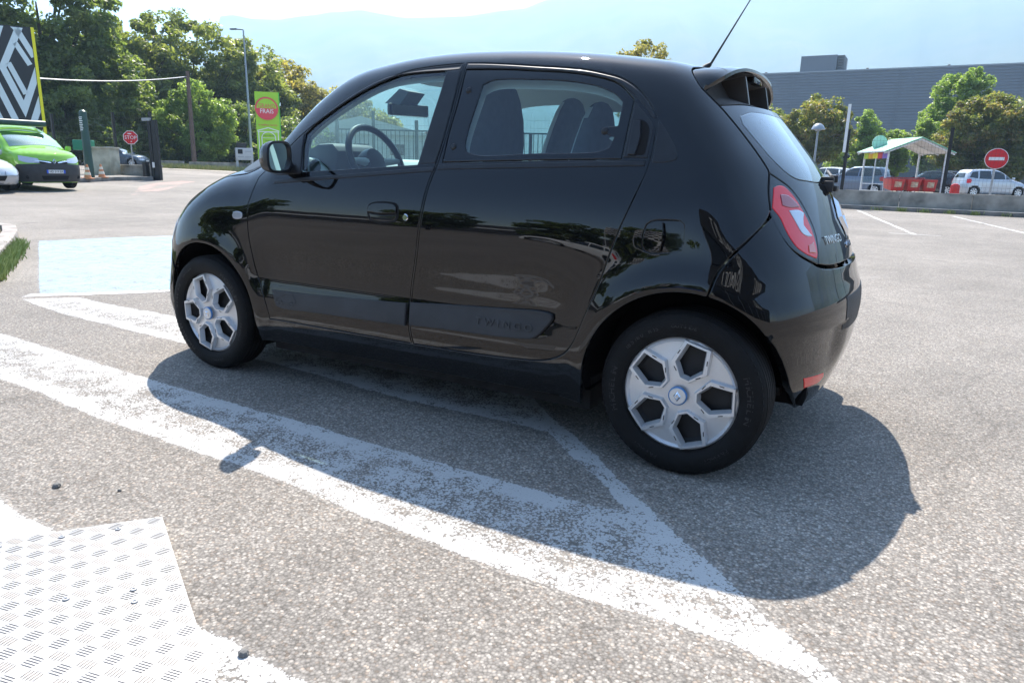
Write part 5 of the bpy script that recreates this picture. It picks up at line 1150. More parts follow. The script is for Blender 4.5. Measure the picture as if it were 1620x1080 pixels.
b=MB(); b.box((5,.15,13.93),(62.2,.5,.16)); b.build('parapet',mat('parapet_trim',(.30,.34,.38),rough=.5),WHS)
b=MB(); b.box((5,20,6.85),(62,39,13.7)); b.build('hall',m_clad,WHS)
b=MB(); b.box((-7.35,2.2,14.9),(4.3,4.2,2.0)); pb=b.build('plant_room',m_clad,WHS)
b=MB(); 
for k in range(10): b.box((-4.75,2.4,14.1+k*.19),(.8,4.2,.06))
b.build('louvre',m_lamp,pb)
for k in range(14):
    x=-23+k*4.1
    w_=MB(); w_.box((x,.06,3.65),(1.25,.06,1.5)); w0_=w_.build('window',m_lamp,WHS); w_=MB(); w_.box((x,.02,3.65),(1.1,.03,1.35)); w_.build('pane',m_pianoblk,w0_)
for k in range(10):
    x=-22.6+k*6.2; b=MB(); b.box((x,-.09,8.7),(.10,.05,10.2)); b.build('panel_joint',m_clad,WHS)
for x in(-13.8,-1.6,7.2):
    b=MB(); b.lathe([(.16,14.0),(.16,14.2),(0,14.25)],(x,.6,0),'z',10); b.build('roof_vent',m_conc,WHS)
# ---------------- left side: gate, wall, totem ----------------
# kerb island under the fence
isl=[(-25.95,11.70),(-27.2,13.95),(-27.55,15.85),(-29.0,17.2),(-38,17.6),(-40,12.0)]
b=MB(); P=[(x,y) for x,y in isl]; V=[(x,y,gzf(x)-.02) for x,y in P]+[(x,y,gzf(x)+.13) for x,y in P]; n=len(P); b.add(V,[tuple(range(n-1,-1,-1)),tuple(range(n,2*n))]+[(i,(i+1)%n,(i+1)%n+n,i+n) for i in range(n)])
tag(b.build('gravel_island',mat('dusty_gravel',(.34,.31,.27),rough=.95,dirt=(.16,.15,.13),vs=5,bump=1,bs=80)),kind='structure')
b=MB()
for (x0,y0),(x1,y1) in zip(isl[:2],isl[1:3]):
    for k in range(3):
        a=Vector((x0,y0,0)).lerp(Vector((x1,y1,0)),k/3); c=Vector((x0,y0,0)).lerp(Vector((x1,y1,0)),(k+.985)/3); d=(c-a).normalized(); nn_=Vector((d.y,-d.x,0))*.14
        V=[(q.x,q.y,gzf(q.x)+z) for z in(-.03,.15) for q in(a+nn_*.3,c+nn_*.3,c-nn_*.7,a-nn_*.7)]
        b.add(V,[(3,2,1,0),(4,5,6,7),(0,1,5,4),(1,2,6,5),(2,3,7,6),(3,0,4,7)])
tag(b.build('kerb',m_concd,bevel=.015),kind='structure')
# kerb and grass island at the left edge near the camera
def kerbline(P,w_,z0,z1,name='kerb',seg=1.0):
    P=resample(np.array(P,float),seg,False); b=MB()
    for a,c in zip(P[:-1],P[1:]):
        d=(c-a)/np.linalg.norm(c-a); n_=np.array([-d[1],d[0]])*w_; c=a+(c-a)*.985
        V=[(q[0],q[1],z) for z in(z0,z1) for q in(a,c,c+n_,a+n_)]; b.add(V,[(3,2,1,0),(4,5,6,7),(0,1,5,4),(1,2,6,5),(2,3,7,6),(3,0,4,7)])
    return tag(b.build(name,mat('pinkish_kerb',(.42,.37,.33),rough=.9,dirt=(.22,.20,.18),vs=4,bump=.5,bs=60),bevel=.018),kind='structure')
kl=[(-5.65,-.75),(-6.15,-.25),(-6.9,.22),(-8.35,1.08),(-9.8,1.88),(-10.7,2.25),(-11.4,2.2),(-12.3,1.8)][::-1]
kerbline([(x-.08,y+.02) for x,y in kl],-.17,-.02,.12)
ig=[(x-.2,y-.1) for x,y in kl]+[(-5.6,-1.6),(-12.5,-1.5)]
b=MB(); n=len(ig); b.add([(x,y,.07) for x,y in ig],[tuple(range(n))]); tag(b.build('grass_soil',mat('soil',(.10,.085,.05),rough=1,var=.4,vs=6)),kind='structure')
def grassmat(n,c,c2):
    m=mat(n,c,rough=.7); nt=m.node_tree; g=nd(nt,'ShaderNodeNewGeometry'); mx=nd(nt,'ShaderNodeMix',data_type='RGBA'); nt.links.new(g.outputs['Random Per Island'],mx.inputs[0]); mx.inputs[6].default_value=tuple(c)+(1,); mx.inputs[7].default_value=tuple(c2)+(1,); nt.links.new(mx.outputs[2],nt.nodes['Principled BSDF'].inputs['Base Color']); return m
m_grass=grassmat('grass_blades',(.15,.21,.05),(.33,.37,.13)); m_grassd=grassmat('dry_grass_blades',(.22,.26,.07),(.42,.38,.18))
def blades(name,pts,h,m,w_=.006,seed=1,z=None):
    rs=np.random.RandomState(seed); n=len(pts); pts=np.array(pts); a=rs.uniform(0,6.283,n); hh=h*rs.uniform(.4,1.2,n); ln=hh*rs.uniform(.1,.6,n); b_=rs.uniform(0,6.283,n)
    z0=(gz(pts[:,0])+.0) if z is None else np.full(n,z)
    dx,dy=np.cos(a)*w_,np.sin(a)*w_; V=np.zeros((n,4,3)); V[:,0]=np.c_[pts[:,0]-dx,pts[:,1]-dy,z0]; V[:,1]=np.c_[pts[:,0]+dx,pts[:,1]+dy,z0]
    V[:,2]=np.c_[pts[:,0]+dx*.7+np.cos(b_)*ln*.35,pts[:,1]+dy*.7+np.sin(b_)*ln*.35,z0+hh*.6]; V[:,3]=np.c_[pts[:,0]+np.cos(b_)*ln,pts[:,1]+np.sin(b_)*ln,z0+hh]
    F_=np.arange(n)[:,None]*4; F_=np.vstack([F_+np.array([0,1,2]),F_+np.array([0,2,3])])
    o=mesh(name,V.reshape(-1,3).tolist(),F_.tolist(),m); return tag(o,kind='stuff')
rs=np.random.RandomState(3)
G=rs.uniform((-12.5,-1.6),(-5.3,2.6),(26000,2)); G=G[inside(G,np.array([(x-.28,y-.12) for x,y in kl]+[(-5.6,-1.6),(-12.5,-1.5)]))]
o=blades('grass',G,.085,m_grass,.005,1,.06); tag(o,'bright green grass on the island at the left edge','grass')
K=resample(np.array(kl),.01,False); q=K[(K[:,0]>-8.8)&(K[:,0]<-5.9)]; q=q[rs.randint(0,len(q),2600)]; q=q+np.c_[rs.normal(.05,.035,len(q)),rs.normal(.03,.035,len(q))]
o=blades('kerb_grass',q,.12,m_grass,.005,2,0); tag(o,'tufts of weedy grass growing along the kerb foot on the left','grass')
# concrete block, low wall, fence, posts
gl0=gzf(-30)
b=MB(); b.box((0,0,.62),(1.15,.7,1.24)); b.box((.0,0,1.27),(1.22,.78,.07)); o=b.build('concrete_block',mat('cream_render',(.52,.49,.38),rough=.9,dirt=(.20,.19,.14),vs=1.6,bump=.4,bs=30),bevel=.015); o.location=(-30.0,15.25,gl0-.03); o.rotation_euler=(0,0,.45); tag(o,'stained cream concrete block behind the traffic cones','block')
b=MB(); b.box((0,0,.24),(2.6,.25,.55)); b.box((0,0,.54),(2.7,.31,.07)); o=b.build('low_wall',m_conc,bevel=.012); o.location=(-28.95,16.15,gl0); o.rotation_euler=(0,0,.12); tag(o,'low weathered concrete wall between the cream block and the gate post','wall')
fence('boundary_fence','black wire mesh fence with posts running behind the green van to the gate',[(-40,15.2),(-35.1,16.15),(-30.6,16.3),(-28.35,16.55)],gl0+.0,gl0+2.75,dx=.12,dz=.28,pw=.0035,pr=.05)
e=empty('gate_post',(-27.6,16.1,gl0-.03),.3,'tall black gate post pair with hinge plate at the end of the fence','gate')
b=MB(); b.box((-.12,0,1.25),(.13,.16,2.5)); b.build('post',m_blk,e); b=MB(); b.box((.10,0,1.22),(.22,.14,2.44)); b.build('gate_leaf_end',m_blk,e); b=MB(); b.box((-.22,-.06,2.45),(.36,.1,.12)); b.build('hinge_plate',m_galv,e); b=MB(); b.box((-.38,-.15,.35),(.17,.2,.72)); b.build('motor_box',m_blk,e); b=MB(); b.box((-.02,-.12,.62),(.09,.04,.22)); b.build('notice',m_white,e)
# stop sign
m_w2=m_white
e=sign_root('stop_sign',(-32.65,18.35,gzf(-32)),R_(60),'red octagonal stop sign on a grey pole behind the low wall')
def octo(r): return [(r*math.cos(R_(22.5+45*k)),r*math.sin(R_(22.5+45*k))) for k in range(8)]
b=MB(); b.tube([(0,0,0),(0,0,2.1)],.03,10); b.build('pole',m_galv,e)
zc=1.80
b=MB(); b.prism([(x,z+zc) for x,z in octo(.335)],-.05,-.035); b.build('sign_border',m_white,e)
b=MB(); b.prism([(x,z+zc) for x,z in octo(.305)],-.062,-.052); b.build('sign_face',m_sred,e)
textmesh('STOP',.235,m_white,'sign_text',e,frame((0,-.065,zc-.01),(1,0,0),(0,0,1)),.003,sx=.92)
b=MB(); b.box((-.03,-.066,zc+.17),(.15,.006,.05)); b.box((.02,-.066,zc-.19),(.05,.006,.05)); b.build('sign_sticker',m_white,e)
# info column, mailbox, cones
e=empty('marker_column',(-27.28,13.10,gzf(-27)+.1),0,'tilted dark green round column with white slotted top beside the traffic cones','column'); e.rotation_euler=(R_(.5),R_(-1.8),R_(-30))
b=MB(); b.lathe([(.15,0),(.138,1.7),(.134,2.10),(.136,2.36),(.13,2.45),(.07,2.51),(0,2.53)],(0,0,0),'z',28); b.build('shaft',m_green,e,smooth=True)
b=MB()
for k in range(8):
    z=1.78+k*.066
    for j,a in enumerate(np.linspace(-2.35,-.75,3)):
        a+= .14*(k%2); c=(.134*math.cos(a),.134*math.sin(a),z); b.box(c,(.022,.085,.032),rz=a)
b.build('white_slots',m_white,e)
o=MB().box((0,0,.2),(.72,.4,.42)).build('letter_box',m_gbox,bevel=.03); o.location=(-30.35,14.75,gl0+1.13); o.rotation_euler=(0,0,.5); tag(o,'green box mounted behind the dark green column','box')
b=MB(); b.tube([(0,0,0),(0,0,1.0)],.035,8); po=b.build('box_stand',m_blk,o); po.location=(0,0,-1.0)
def cone():
    e=empty('traffic_cone'); b=MB(); b.box((0,0,.02),(.36,.36,.04)); b.build('base',m_orange,e,bevel=.01)
    b=MB(); b.lathe([(.14,.04),(.035,.56),(.03,.575),(0,.575)],(0,0,0),'z',24); b.build('body',m_orange,e,smooth=True)
    for z0_,z1_ in((.16,.27),(.36,.46)):
        r=lambda z:.142-.105*(z-.04)/.52
        b=MB(); b.lathe([(r(z0_)+.003,z0_),(r(z1_)+.003,z1_)],(0,0,0),'z',24); b.build('reflective_band',mat('faded_band',(.70,.62,.52),rough=.6),e)
    return e
c0=cone(); c0.location=(-26.35,12.45,gzf(-26.3)+.13); c0.rotation_euler=(0,R_(3),0); c0.scale=(.9,.9,.9); c0['group']='traffic cones by the kerb'; c0['category']='traffic cone'; c0['label']='orange traffic cone nearest the green van'
c1=copytree(c0); c1.location=(-26.95,13.35,gzf(-26.9)+.13); c1.rotation_euler=(0,R_(-2),.4); c1['label']='faded traffic cone in front of the cream block, farther from the van'
# totem with stripes and yellow edge
TO=empty('striped_totem',(-32.55,14.38,gl0-.1),R_(62),'tall black totem with white diamond stripes and a yellow edge above the green van','sign')
m_tblk=mat('totem_black',(.02,.022,.025),rough=.35); m_tst=mat('totem_stripe',(.62,.72,.74),rough=.4); m_yel=mat('totem_yellow',(.80,.74,.02),rough=.4)
b=MB(); b.box((-1.25,0,3.05),(2.5,.34,6.1)); b.build('panel',m_tblk,TO)
b=MB(); b.box((.055,0,3.05),(.11,.42,6.1)); b.build('yellow_edge',m_yel,TO)
b=MB(); b.box((-1.2,0,-.0),(2.8,.8,.2)); b.build('plinth',m_conc,TO)
st=MB()
def poly_stroke(P,w_,clipx=(-2.45,-.02),clipz=(.3,6.05)):
    # thick polyline in the x,z plane as flat quads, mitred, clipped to the board
    P=[np.array(p,float) for p in P]; n=len(P); Ls=[];Rs=[]
    for i in range(n):
        d0=P[i]-P[i-1] if i else P[1]-P[0]; d1=P[i+1]-P[i] if i<n-1 else P[i]-P[i-1]; d0/=np.linalg.norm(d0); d1/=np.linalg.norm(d1)
        m_=d0+d1; m_/=np.linalg.norm(m_); nn_=np.array([-m_[1],m_[0]]); k=w_/2/max(.35,nn_@np.array([-d0[1],d0[0]])); Ls.append(P[i]+nn_*k); Rs.append(P[i]-nn_*k)
    for i in range(n-1):
        q=[Ls[i],Ls[i+1],Rs[i+1],Rs[i]]
        for ax_,lo,hi in((0,)+clipx,(1,)+clipz):
            for lim,sg in((lo,1),(hi,-1)):
                o_=[]
                for a,c in zip(q,q[1:]+q[:1]):
                    ia=sg*(a[ax_]-lim)>=0; ic=sg*(c[ax_]-lim)>=0
                    if ia: o_.append(a)
                    if ia!=ic: t=(lim-a[ax_])/(c[ax_]-a[ax_]); o_.append(a+(c-a)*t)
                q=o_
                if not q: break
            if not q: break
        if len(q)>2: st.add([(p[0],-.178,p[1]) for p in q],[tuple(range(len(q)))])
cx=-.62
poly_stroke([(cx+.38,6.4),(cx-.52,4.45),(cx+.05,2.85),(cx+1.1,5.5)],.24); poly_stroke([(cx+.0,5.9),(cx+.52,4.9)],.24) if False else None
poly_stroke([(cx-.02,6.15),(cx+.12,6.0),(cx+.62,4.95)],.22)
poly_stroke([(cx+.02,5.45),(cx+.44,4.62)],.19); poly_stroke([(cx-.3,4.65),(cx+.16,3.45)],.19)
poly_stroke([(cx-.30,6.4),(cx-1.02,4.5),(cx-.02,1.5),(cx+.8,3.6)],.24); poly_stroke([(cx-.9,6.4),(cx-1.55,4.5),(cx-.35,.9)],.24)
poly_stroke([(cx-1.05,2.55),(cx-.55,1.0)],.22); poly_stroke([(cx+.2,.6),(cx+.7,2.0)],.24); poly_stroke([(cx-1.6,3.2),(cx-.9,.9)],.2)
so_=st.build('diamond_stripes',m_tst,TO)
# wooden pole with cable
e=empty('wooden_pole',(-44.5,30.6,gzf(-44)),0,'tall weathered wooden pole carrying a cable in front of the trees','pole')
b=MB(); b.tube([(0,0,0),(-.3,.25,6.5)],[.17,.12],10); b.build('shaft',m_wood,e)
b=MB(); A=Vector((-.3,.25,6.15)); B=Vector((-32.8+44.5-4,14.45-30.6-6,4.4)); pts=[A.lerp(B,t)-Vector((0,0,.7*4*t*(1-t))) for t in np.linspace(0,1,18)]; b.tube(pts,.035,5); b.build('cable',m_galv,e)
# street lamp
e=empty('street_lamp',(-45.0,36.1,gzf(-45)),0,'tall slim grey street lamp with a short arm before the trees','street lamp')
b=MB(); b.tube([(0,0,0),(0,0,5),(-.45,.35,10.1)],[.11,.085,.05],10); b.build('pole',m_lamp,e); b=MB(); b.tube([(-.45,.35,10.1),(-.95,.15,10.15)],.035,6); b.box((-1.15,.05,10.15),(.55,.2,.08),rz=.3); b.build('lamp_head',m_blk,e)
# mail cabinet
e=empty('letter_cabinet',(-39.9,31.1,gzf(-40)),R_(58),'grey bank of letter boxes on legs with a black box on top','letter boxes')
b=MB(); b.box((0,0,1.12),(1.1,.45,.80)); b.build('cabinet',m_cab,e,bevel=.02)
for x in(-.48,.48): b=MB(); b.box((x,0,.37),(.12,.3,.74)); b.build('leg',m_cab,e)
b=MB(); b.box((-.15,0,1.68),(.62,.36,.32)); b.build('top_box',m_blk,e,bevel=.02); b=MB(); b.box((-.28,-.235,1.28),(.30,.02,.30)); b.build('open_slot',m_dark,e)
for x,z in((.22,1.3),(-.25,.93),(.22,.93)): b=MB(); b.box((x,-.232,z),(.40,.012,.05)); b.build('flap',m_lamp,e)
# grocer's totem
GF=empty('grocer_totem',(-42.0,35.2,gzf(-42)),R_(50),'tall lime green totem with a round red lettered disc near the top','sign')
m_lime=mat('lime_board',(.36,.66,.03),rough=.4,var=.05,vs=2); m_gred=mat('totem_red',(.72,.06,.08),rough=.3); m_wt=mat('totem_white',(.82,.82,.80),rough=.5); m_drk=mat('totem_text',(.10,.16,.05),rough=.5)
b=MB(); b.box((0,0,3.45),(2.05,.35,6.9)); b.build('board',m_lime,GF)
b=MB(); b.box((1.06,0,3.45),(.09,.39,6.9)); b.build('board_edge',mat('green_edge',(.10,.55,.05),rough=.4),GF)
b=MB(); disc(b,(-.05,-.22,5.45),1.0,.12); b.build('red_disc',m_gred,GF); b=MB(); b.prism([( -.05+.86*math.cos(t),5.45+.86*math.sin(t)) for t in np.linspace(.03,math.pi-.03,30)],-.292,-.284); b.build('disc_upper_half',m_lime,GF)
textmesh('GRAND',.52,m_gred,'totem_text',GF,frame((-.05,-.30,5.66),(1,0,0),(0,0,1)),.006,sx=.82); textmesh('FRAIS',.56,m_wt,'totem_text',GF,frame((-.05,-.30,5.20),(1,0,0),(0,0,1)),.006,sx=.88)
textmesh('le meilleur marché',.24,m_gred,'totem_text',GF,frame((0,-.185,4.02),(1,0,0),(0,0,1)),.004,sx=.9); textmesh('Fruits et légumes',.19,m_drk,'totem_text',GF,frame((0,-.185,3.1),(1,0,0),(0,0,1)),.004,sx=.8); textmesh('Boucherie',.19,m_drk,'totem_text',GF,frame((0,-.185,2.62),(1,0,0),(0,0,1)),.004,sx=.8); textmesh('Poissonnerie',.19,m_drk,'totem_text',GF,frame((0,-.185,2.15),(1,0,0),(0,0,1)),.004,sx=.8)
b=MB()
def q3(a,c,w_=.035): 
    a=np.array(a);c=np.array(c); d=(c-a)/np.linalg.norm(c-a); n_=np.array([-d[1],d[0]])*w_; b.add([(p[0],-.18,p[1]) for p in(a-n_,c-n_,c+n_,a+n_)],[(0,1,2,3)])
q3((-.95,3.5),(0,3.78)); q3((0,3.78),(.95,3.5)); q3((-.95,3.42),(.95,3.42)); q3((-.85,3.42),(-.85,1.6)); q3((.85,3.42),(.85,1.6)); q3((-.6,3.0),(-.6,1.6)); q3((.6,3.0),(.6,1.6)); q3((-.6,2.87),(.6,2.87),.015)
for t in range(8): a=math.pi*t/8; c=math.pi*(t+1)/8; q3((.6*math.cos(a),2.9+.5*math.sin(a)),(.6*math.cos(c),2.9+.5*math.sin(c)))
b.build('market_hall_drawing',m_wt,GF)
GF.scale=(.8,.8,.8)
# low walls by the street
for i,(a,c,lb) in enumerate((((-44.6,27.9),(-43.3,28.9),'short stub of low concrete wall behind the gate post'),((-43.0,29.1),(-36.5,33.6),'long low concrete wall with weeds before the wooden pole'))):
    d=Vector((c[0]-a[0],c[1]-a[1])); b=MB(); b.box((d.length/2,0,.22),(d.length,.3,.5)); o=b.build('roadside_wall',m_conc,bevel=.015); o.location=(a[0],a[1],gzf(a[0])-.02); o.rotation_euler=(0,0,math.atan2(d.y,d.x)); tag(o,lb,'wall')
rs=np.random.RandomState(8); 
gp_=band((-43.6,27.0),(-33.5,34.3),-.2,1.4); gpoly('grass_verge',gp_,mat('verge_soil',(.24,.24,.10),rough=1,var=.4,vs=2),.03)
lo_=np.array(gp_).min(0); hi_=np.array(gp_).max(0); G=rs.uniform(lo_,hi_,(22000,2)); G=G[inside(G,np.array(gp_))]; o=blades('verge_grass',G,.32,m_grassd,.012,4); tag(o,'dry yellow green grass on the verge in front of the low roadside wall','grass')
gpoly('pavement',band((-43.2,26.0),(-33.0,33.3),-1.1,.7),m_pave,.012)
# far verge under the trees
vg=band((-80,24),(-30,58),1.5,14); gpoly('far_verge',vg,mat('wood_floor',(.07,.09,.03),rough=1,var=.4,vs=1),.02)
lo_=np.array(vg).min(0); hi_=np.array(vg).max(0); G=rs.uniform(lo_,hi_,(30000,2)); G=G[inside(G,np.array(vg))]; o=blades('wood_edge_grass',G,.5,m_grass,.03,9); tag(o,'tall green grass along the foot of the trees across the street','grass')
# railing seen through the front side window
RL=empty('railing',(-14.0,12.5,0),0,'dark green vertical bar railing seen through the side windows of the black car','railing')
b=MB(); A=np.array([-14.0,12.5]); B=np.array([-6.2,16.95]); Ln=np.linalg.norm(B-A); d=(B-A)/Ln; n=int(Ln/.125)
for i in range(n+1): p=d*Ln*i/n; b.tube([(p[0],p[1],.1),(p[0],p[1],2.0)],.011,4,cap=False)
b.build('bars',m_green,RL); b=MB()
for z in(.18,2.02): b.tube([(0,0,z),(d[0]*Ln,d[1]*Ln,z)],.028,4)
b.build('rail',m_green,RL)
for k in range(5): p=d*Ln*k/4; b=MB(); b.box((p[0],p[1],1.15),(.09,.09,2.3),rz=.5); b.build('post',m_green,RL)
fence('mesh_fence','fine wire mesh fence behind the green railing seen through the car windows',[(-15.4,15.7),(-12.4,17.5),(-9.4,19.3)],.1,2.75,dx=.12,dz=.25,pw=.003,m=m_green)
# far houses
def house(name,label,loc,rz,w_,d_,h_,rh,mw,mr):
    e=empty(name,loc,rz,label,'house'); b=MB(); b.box((0,0,h_/2),(w_,d_,h_)); b.build('wall',mw,e)
    b=MB(); b.prism([(-w_/2-.4,h_),(0,h_+rh),(w_/2+.4,h_),(w_/2+.4,h_-.15),(-w_/2-.4,h_-.15)],-d_/2-.4,d_/2+.4); b.build('roof',mr,e)
    for k in(-1,0,1):
        q=MB(); q.box((k*w_*.28,-d_/2-.02,h_*.55),(w_*.12,.08,h_*.3)); q.build('window',m_pianoblk,e)
m_wallc=mat('pale_render',(.60,.57,.50),rough=.9,var=.12,vs=1); m_tile=mat('roof_tile',(.36,.17,.12),rough=.85,var=.3,vs=3)
house('house','pale house with a shallow roof seen through the windscreen of the black car',(-52.5,58,gzf(-52)),R_(35),13,8,3.6,1.6,m_wallc,m_wallc)
house('house','house with a red tiled roof seen through the side window of the black car',(-47,70,gzf(-47)),R_(30),10,8,3.8,2.4,m_wallc,m_tile)
# ---------------- behind the photographer ----------------
DL=empty('showroom',(13,-11.8,0),R_(8),'dark glazed showroom with white lettering behind the photographer','building')
b=MB(); b.box((0,-6,2.5),(26,12,5.0)); b.build('wall',mat('showroom_dark',(.02,.022,.026),rough=.25,spec=.6),DL); b=MB(); b.box((0,.15,4.6),(26.3,.3,1.6)); fs=b.build('fascia',m_tblk,DL)
textmesh('RENAULT',1.1,m_wt,'fascia_lettering',fs,frame((2.2,.33,4.55),(-1,0,0),(0,0,1)),.03,sx=1.1); textmesh('RENAULT',1.1,m_wt,'fascia_lettering',fs,frame((-8.2,.33,4.55),(-1,0,0),(0,0,1)),.03,sx=1.1)
for k in range(8):
    b=MB(); b.box((-11.4+k*3.25,.06,1.85),(3.0,.1,3.5)); f_=b.build('window',m_pianoblk,DL); b=MB(); b.box((-11.4+k*3.25-1.58,.1,1.9),(.10,.16,3.8)); b.build('mullion',m_lamp,f_)
DL.scale=(1,1,1.3)
BW=empty('office_block',(-46,-62,0),R_(-20),'long low dark office block with a white band behind the photographer','building')
b=MB(); b.box((0,0,2.6),(70,10,5.2)); b.build('wall',mat('office_grey',(.07,.075,.08),rough=.6,var=.3,vs=.3),BW); b=MB(); b.box((0,5.1,3.2),(70.4,.2,.7)); b.build('band',m_white,BW)
def flag(x,y,lb):
    e=empty('banner_flag',(x,y,0),0,lb,'flag','banner flags behind the photographer'); b=MB(); b.tube([(0,0,0),(0,0,4.6),(.35,0,5.1)],.03,6); b.build('pole',m_white,e)
    b=MB(); V=[];n=9
    for i in range(n):
        t=i/(n-1)
        for j in range(3): V.append((.05+t*1.1,.12*math.sin(t*5+j),4.9-.25*t-j*.8))
    b.add(V,[(i*3+j,i*3+j+1,i*3+j+4,i*3+j+3) for i in range(n-1) for j in range(2)]); m=mat('flag_cloth',(.75,.75,.75),rough=.8); nt=m.node_tree; c=nd(nt,'ShaderNodeTexChecker'); c.inputs['Scale'].default_value=5; c.inputs[1].default_value=(.02,.02,.02,1); c.inputs[2].default_value=(.75,.75,.75,1); tc=nd(nt,'ShaderNodeTexCoord'); nt.links.new(tc.outputs['Object'],c.inputs[0]); nt.links.new(c.outputs[0],nt.nodes['Principled BSDF'].inputs['Base Color']); b.build('cloth',m,e)
flag(-9.3,-24,'black and white banner flag on a white pole, left of the pair'); flag(-7.3,-24.3,'black and white banner flag on a white pole, right of the pair')
# aluminium checker plate
m_alu=mat('aluminium_plate',(.50,.485,.465),rough=.42,metal=.35,var=.10,vs=5)
o0=np.array([-1.215,-1.985]); ex=np.array([.885,-.467]); ey=np.array([-.62,-.785]); ey/=np.linalg.norm(ey)
pm=lambda a,b_,z:(o0[0]+ex[0]*a+ey[0]*b_,o0[1]+ex[1]*a+ey[1]*b_,z)
b=MB(); b.add([pm(0,0,.012),pm(1.15,0,.012),pm(1.15,.85,.012),pm(0,.85,.012),pm(0,0,.018),pm(1.15,0,.018),pm(1.15,.85,.018),pm(0,.85,.018)],[(3,2,1,0),(4,5,6,7),(0,1,5,4),(1,2,6,5),(2,3,7,6),(3,0,4,7)])
T_=.050; 
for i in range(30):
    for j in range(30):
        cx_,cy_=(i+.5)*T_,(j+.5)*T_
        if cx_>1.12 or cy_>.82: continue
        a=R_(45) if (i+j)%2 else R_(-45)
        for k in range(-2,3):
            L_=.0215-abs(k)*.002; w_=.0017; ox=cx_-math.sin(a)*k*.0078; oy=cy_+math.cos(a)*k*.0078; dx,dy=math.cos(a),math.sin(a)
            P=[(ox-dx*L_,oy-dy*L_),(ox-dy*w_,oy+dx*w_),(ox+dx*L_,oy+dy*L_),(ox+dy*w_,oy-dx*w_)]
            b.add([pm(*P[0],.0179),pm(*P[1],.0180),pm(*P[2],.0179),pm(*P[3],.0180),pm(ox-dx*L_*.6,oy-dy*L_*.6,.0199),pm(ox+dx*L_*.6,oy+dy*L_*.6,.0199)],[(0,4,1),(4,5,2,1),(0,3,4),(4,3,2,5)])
CP=b.build('checker_plate',m_alu); CP.data.materials.append(mat('shaded_bars',(.36,.32,.28),rough=.6,metal=.3))  # bars' shading put into a darker brown-grey colour of their own
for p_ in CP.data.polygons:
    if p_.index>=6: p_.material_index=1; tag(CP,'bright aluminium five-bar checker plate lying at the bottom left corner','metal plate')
for (x,y) in((-1.25,-2.10),(-1.34,-2.21),(-1.43,-2.33),(-.93,-2.26),(-.88,-2.29),(-1.03,-2.37)):
    b=MB(); b.lathe([(.0085,.0195),(.0075,.0215),(.0035,.0217),(.003,.0195),(0,.0195)],(x,y,0),'z',16); b.build('screw',m_galv,CP)
# loose stones
for i,(x,y,r) in enumerate(((-1.72,-2.02,.014),(-.52,-2.27,.013),(-1.52,-1.93,.007))):
    b=MB(); b.lathe([(0,0),(r*.9,r*.15),(r,r*.5),(r*.6,r*1.0),(0,r*1.1)],(0,0,0),'z',7); o=b.build('pebble',m_concd); o.location=(x,y,0); o.rotation_euler=(.2,.1,i); tag(o,('dark pebble on the asphalt left of the checker plate corner','dark pebble on the white paint right of the checker plate','tiny dark pebble on the asphalt above the checker plate')[i],'pebble')
# ---------------- trees ----------------
def leafmat(n,c1,c2,c3):
    m=bpy.data.materials.new(n); m.use_nodes=True; nt=m.node_tree; L=nt.links.new; b=nt.nodes['Principled BSDF']; out=nt.nodes['Material Output']
    g=nd(nt,'ShaderNodeNewGeometry'); cr=nd(nt,'ShaderNodeValToRGB'); e=cr.color_ramp.elements; e[0].color=tuple(c1)+(1,); e[1].color=tuple(c3)+(1,); k=e.new(.55); k.color=tuple(c2)+(1,)
    tc=nd(nt,'ShaderNodeTexCoord'); n_=nd(nt,'ShaderNodeTexNoise'); n_.inputs['Scale'].default_value=.55; n_.inputs['Detail'].default_value=3; L(tc.outputs['Object'],n_.inputs['Vector'])
    a=nd(nt,'ShaderNodeMath',operation='MULTIPLY_ADD'); a.inputs[1].default_value=.5; L(g.outputs['Random Per Island'],a.inputs[0])
    a2=nd(nt,'ShaderNodeMath',operation='MULTIPLY_ADD'); a2.inputs[1].default_value=1.3; a2.inputs[2].default_value=-.40; L(n_.outputs[0],a2.inputs[0]); L(a2.outputs[0],a.inputs[2])
    L(a.outputs[0],cr.inputs[0]); L(cr.outputs[0],b.inputs['Base Color']); b.inputs['Roughness'].default_value=.45; b.inputs['Specular IOR Level'].default_value=.6
    t=nd(nt,'ShaderNodeBsdfTranslucent'); h=nd(nt,'ShaderNodeMix',data_type='RGBA',blend_type='MULTIPLY'); h.inputs[0].default_value=1; h.inputs[7].default_value=(1.9,2.0,.85,1); L(cr.outputs[0],h.inputs[6]); L(h.outputs[2],t.inputs[0])
    mx=nd(nt,'ShaderNodeMixShader'); mx.inputs[0].default_value=.55; L(b.outputs[0],mx.inputs[1]); L(t.outputs[0],mx.inputs[2]); L(mx.outputs[0],out.inputs[0]); return m
LM=dict(dark=leafmat('leaf_dark',(.065,.095,.035),(.135,.175,.06),(.27,.31,.13)), olive=leafmat('leaf_olive',(.08,.105,.04),(.18,.205,.07),(.32,.32,.14)), bright=leafmat('leaf_bright',(.10,.15,.05),(.19,.26,.085),(.33,.40,.15)), autumn=leafmat('leaf_autumn',(.11,.11,.04),(.24,.21,.08),(.40,.31,.13)), rust=leafmat('leaf_rust',(.07,.10,.035),(.16,.175,.06),(.36,.22,.12)))
m_bark=mat('bark',(.11,.085,.065),rough=.95,var=.4,vs=4,bump=.6,bs=25)
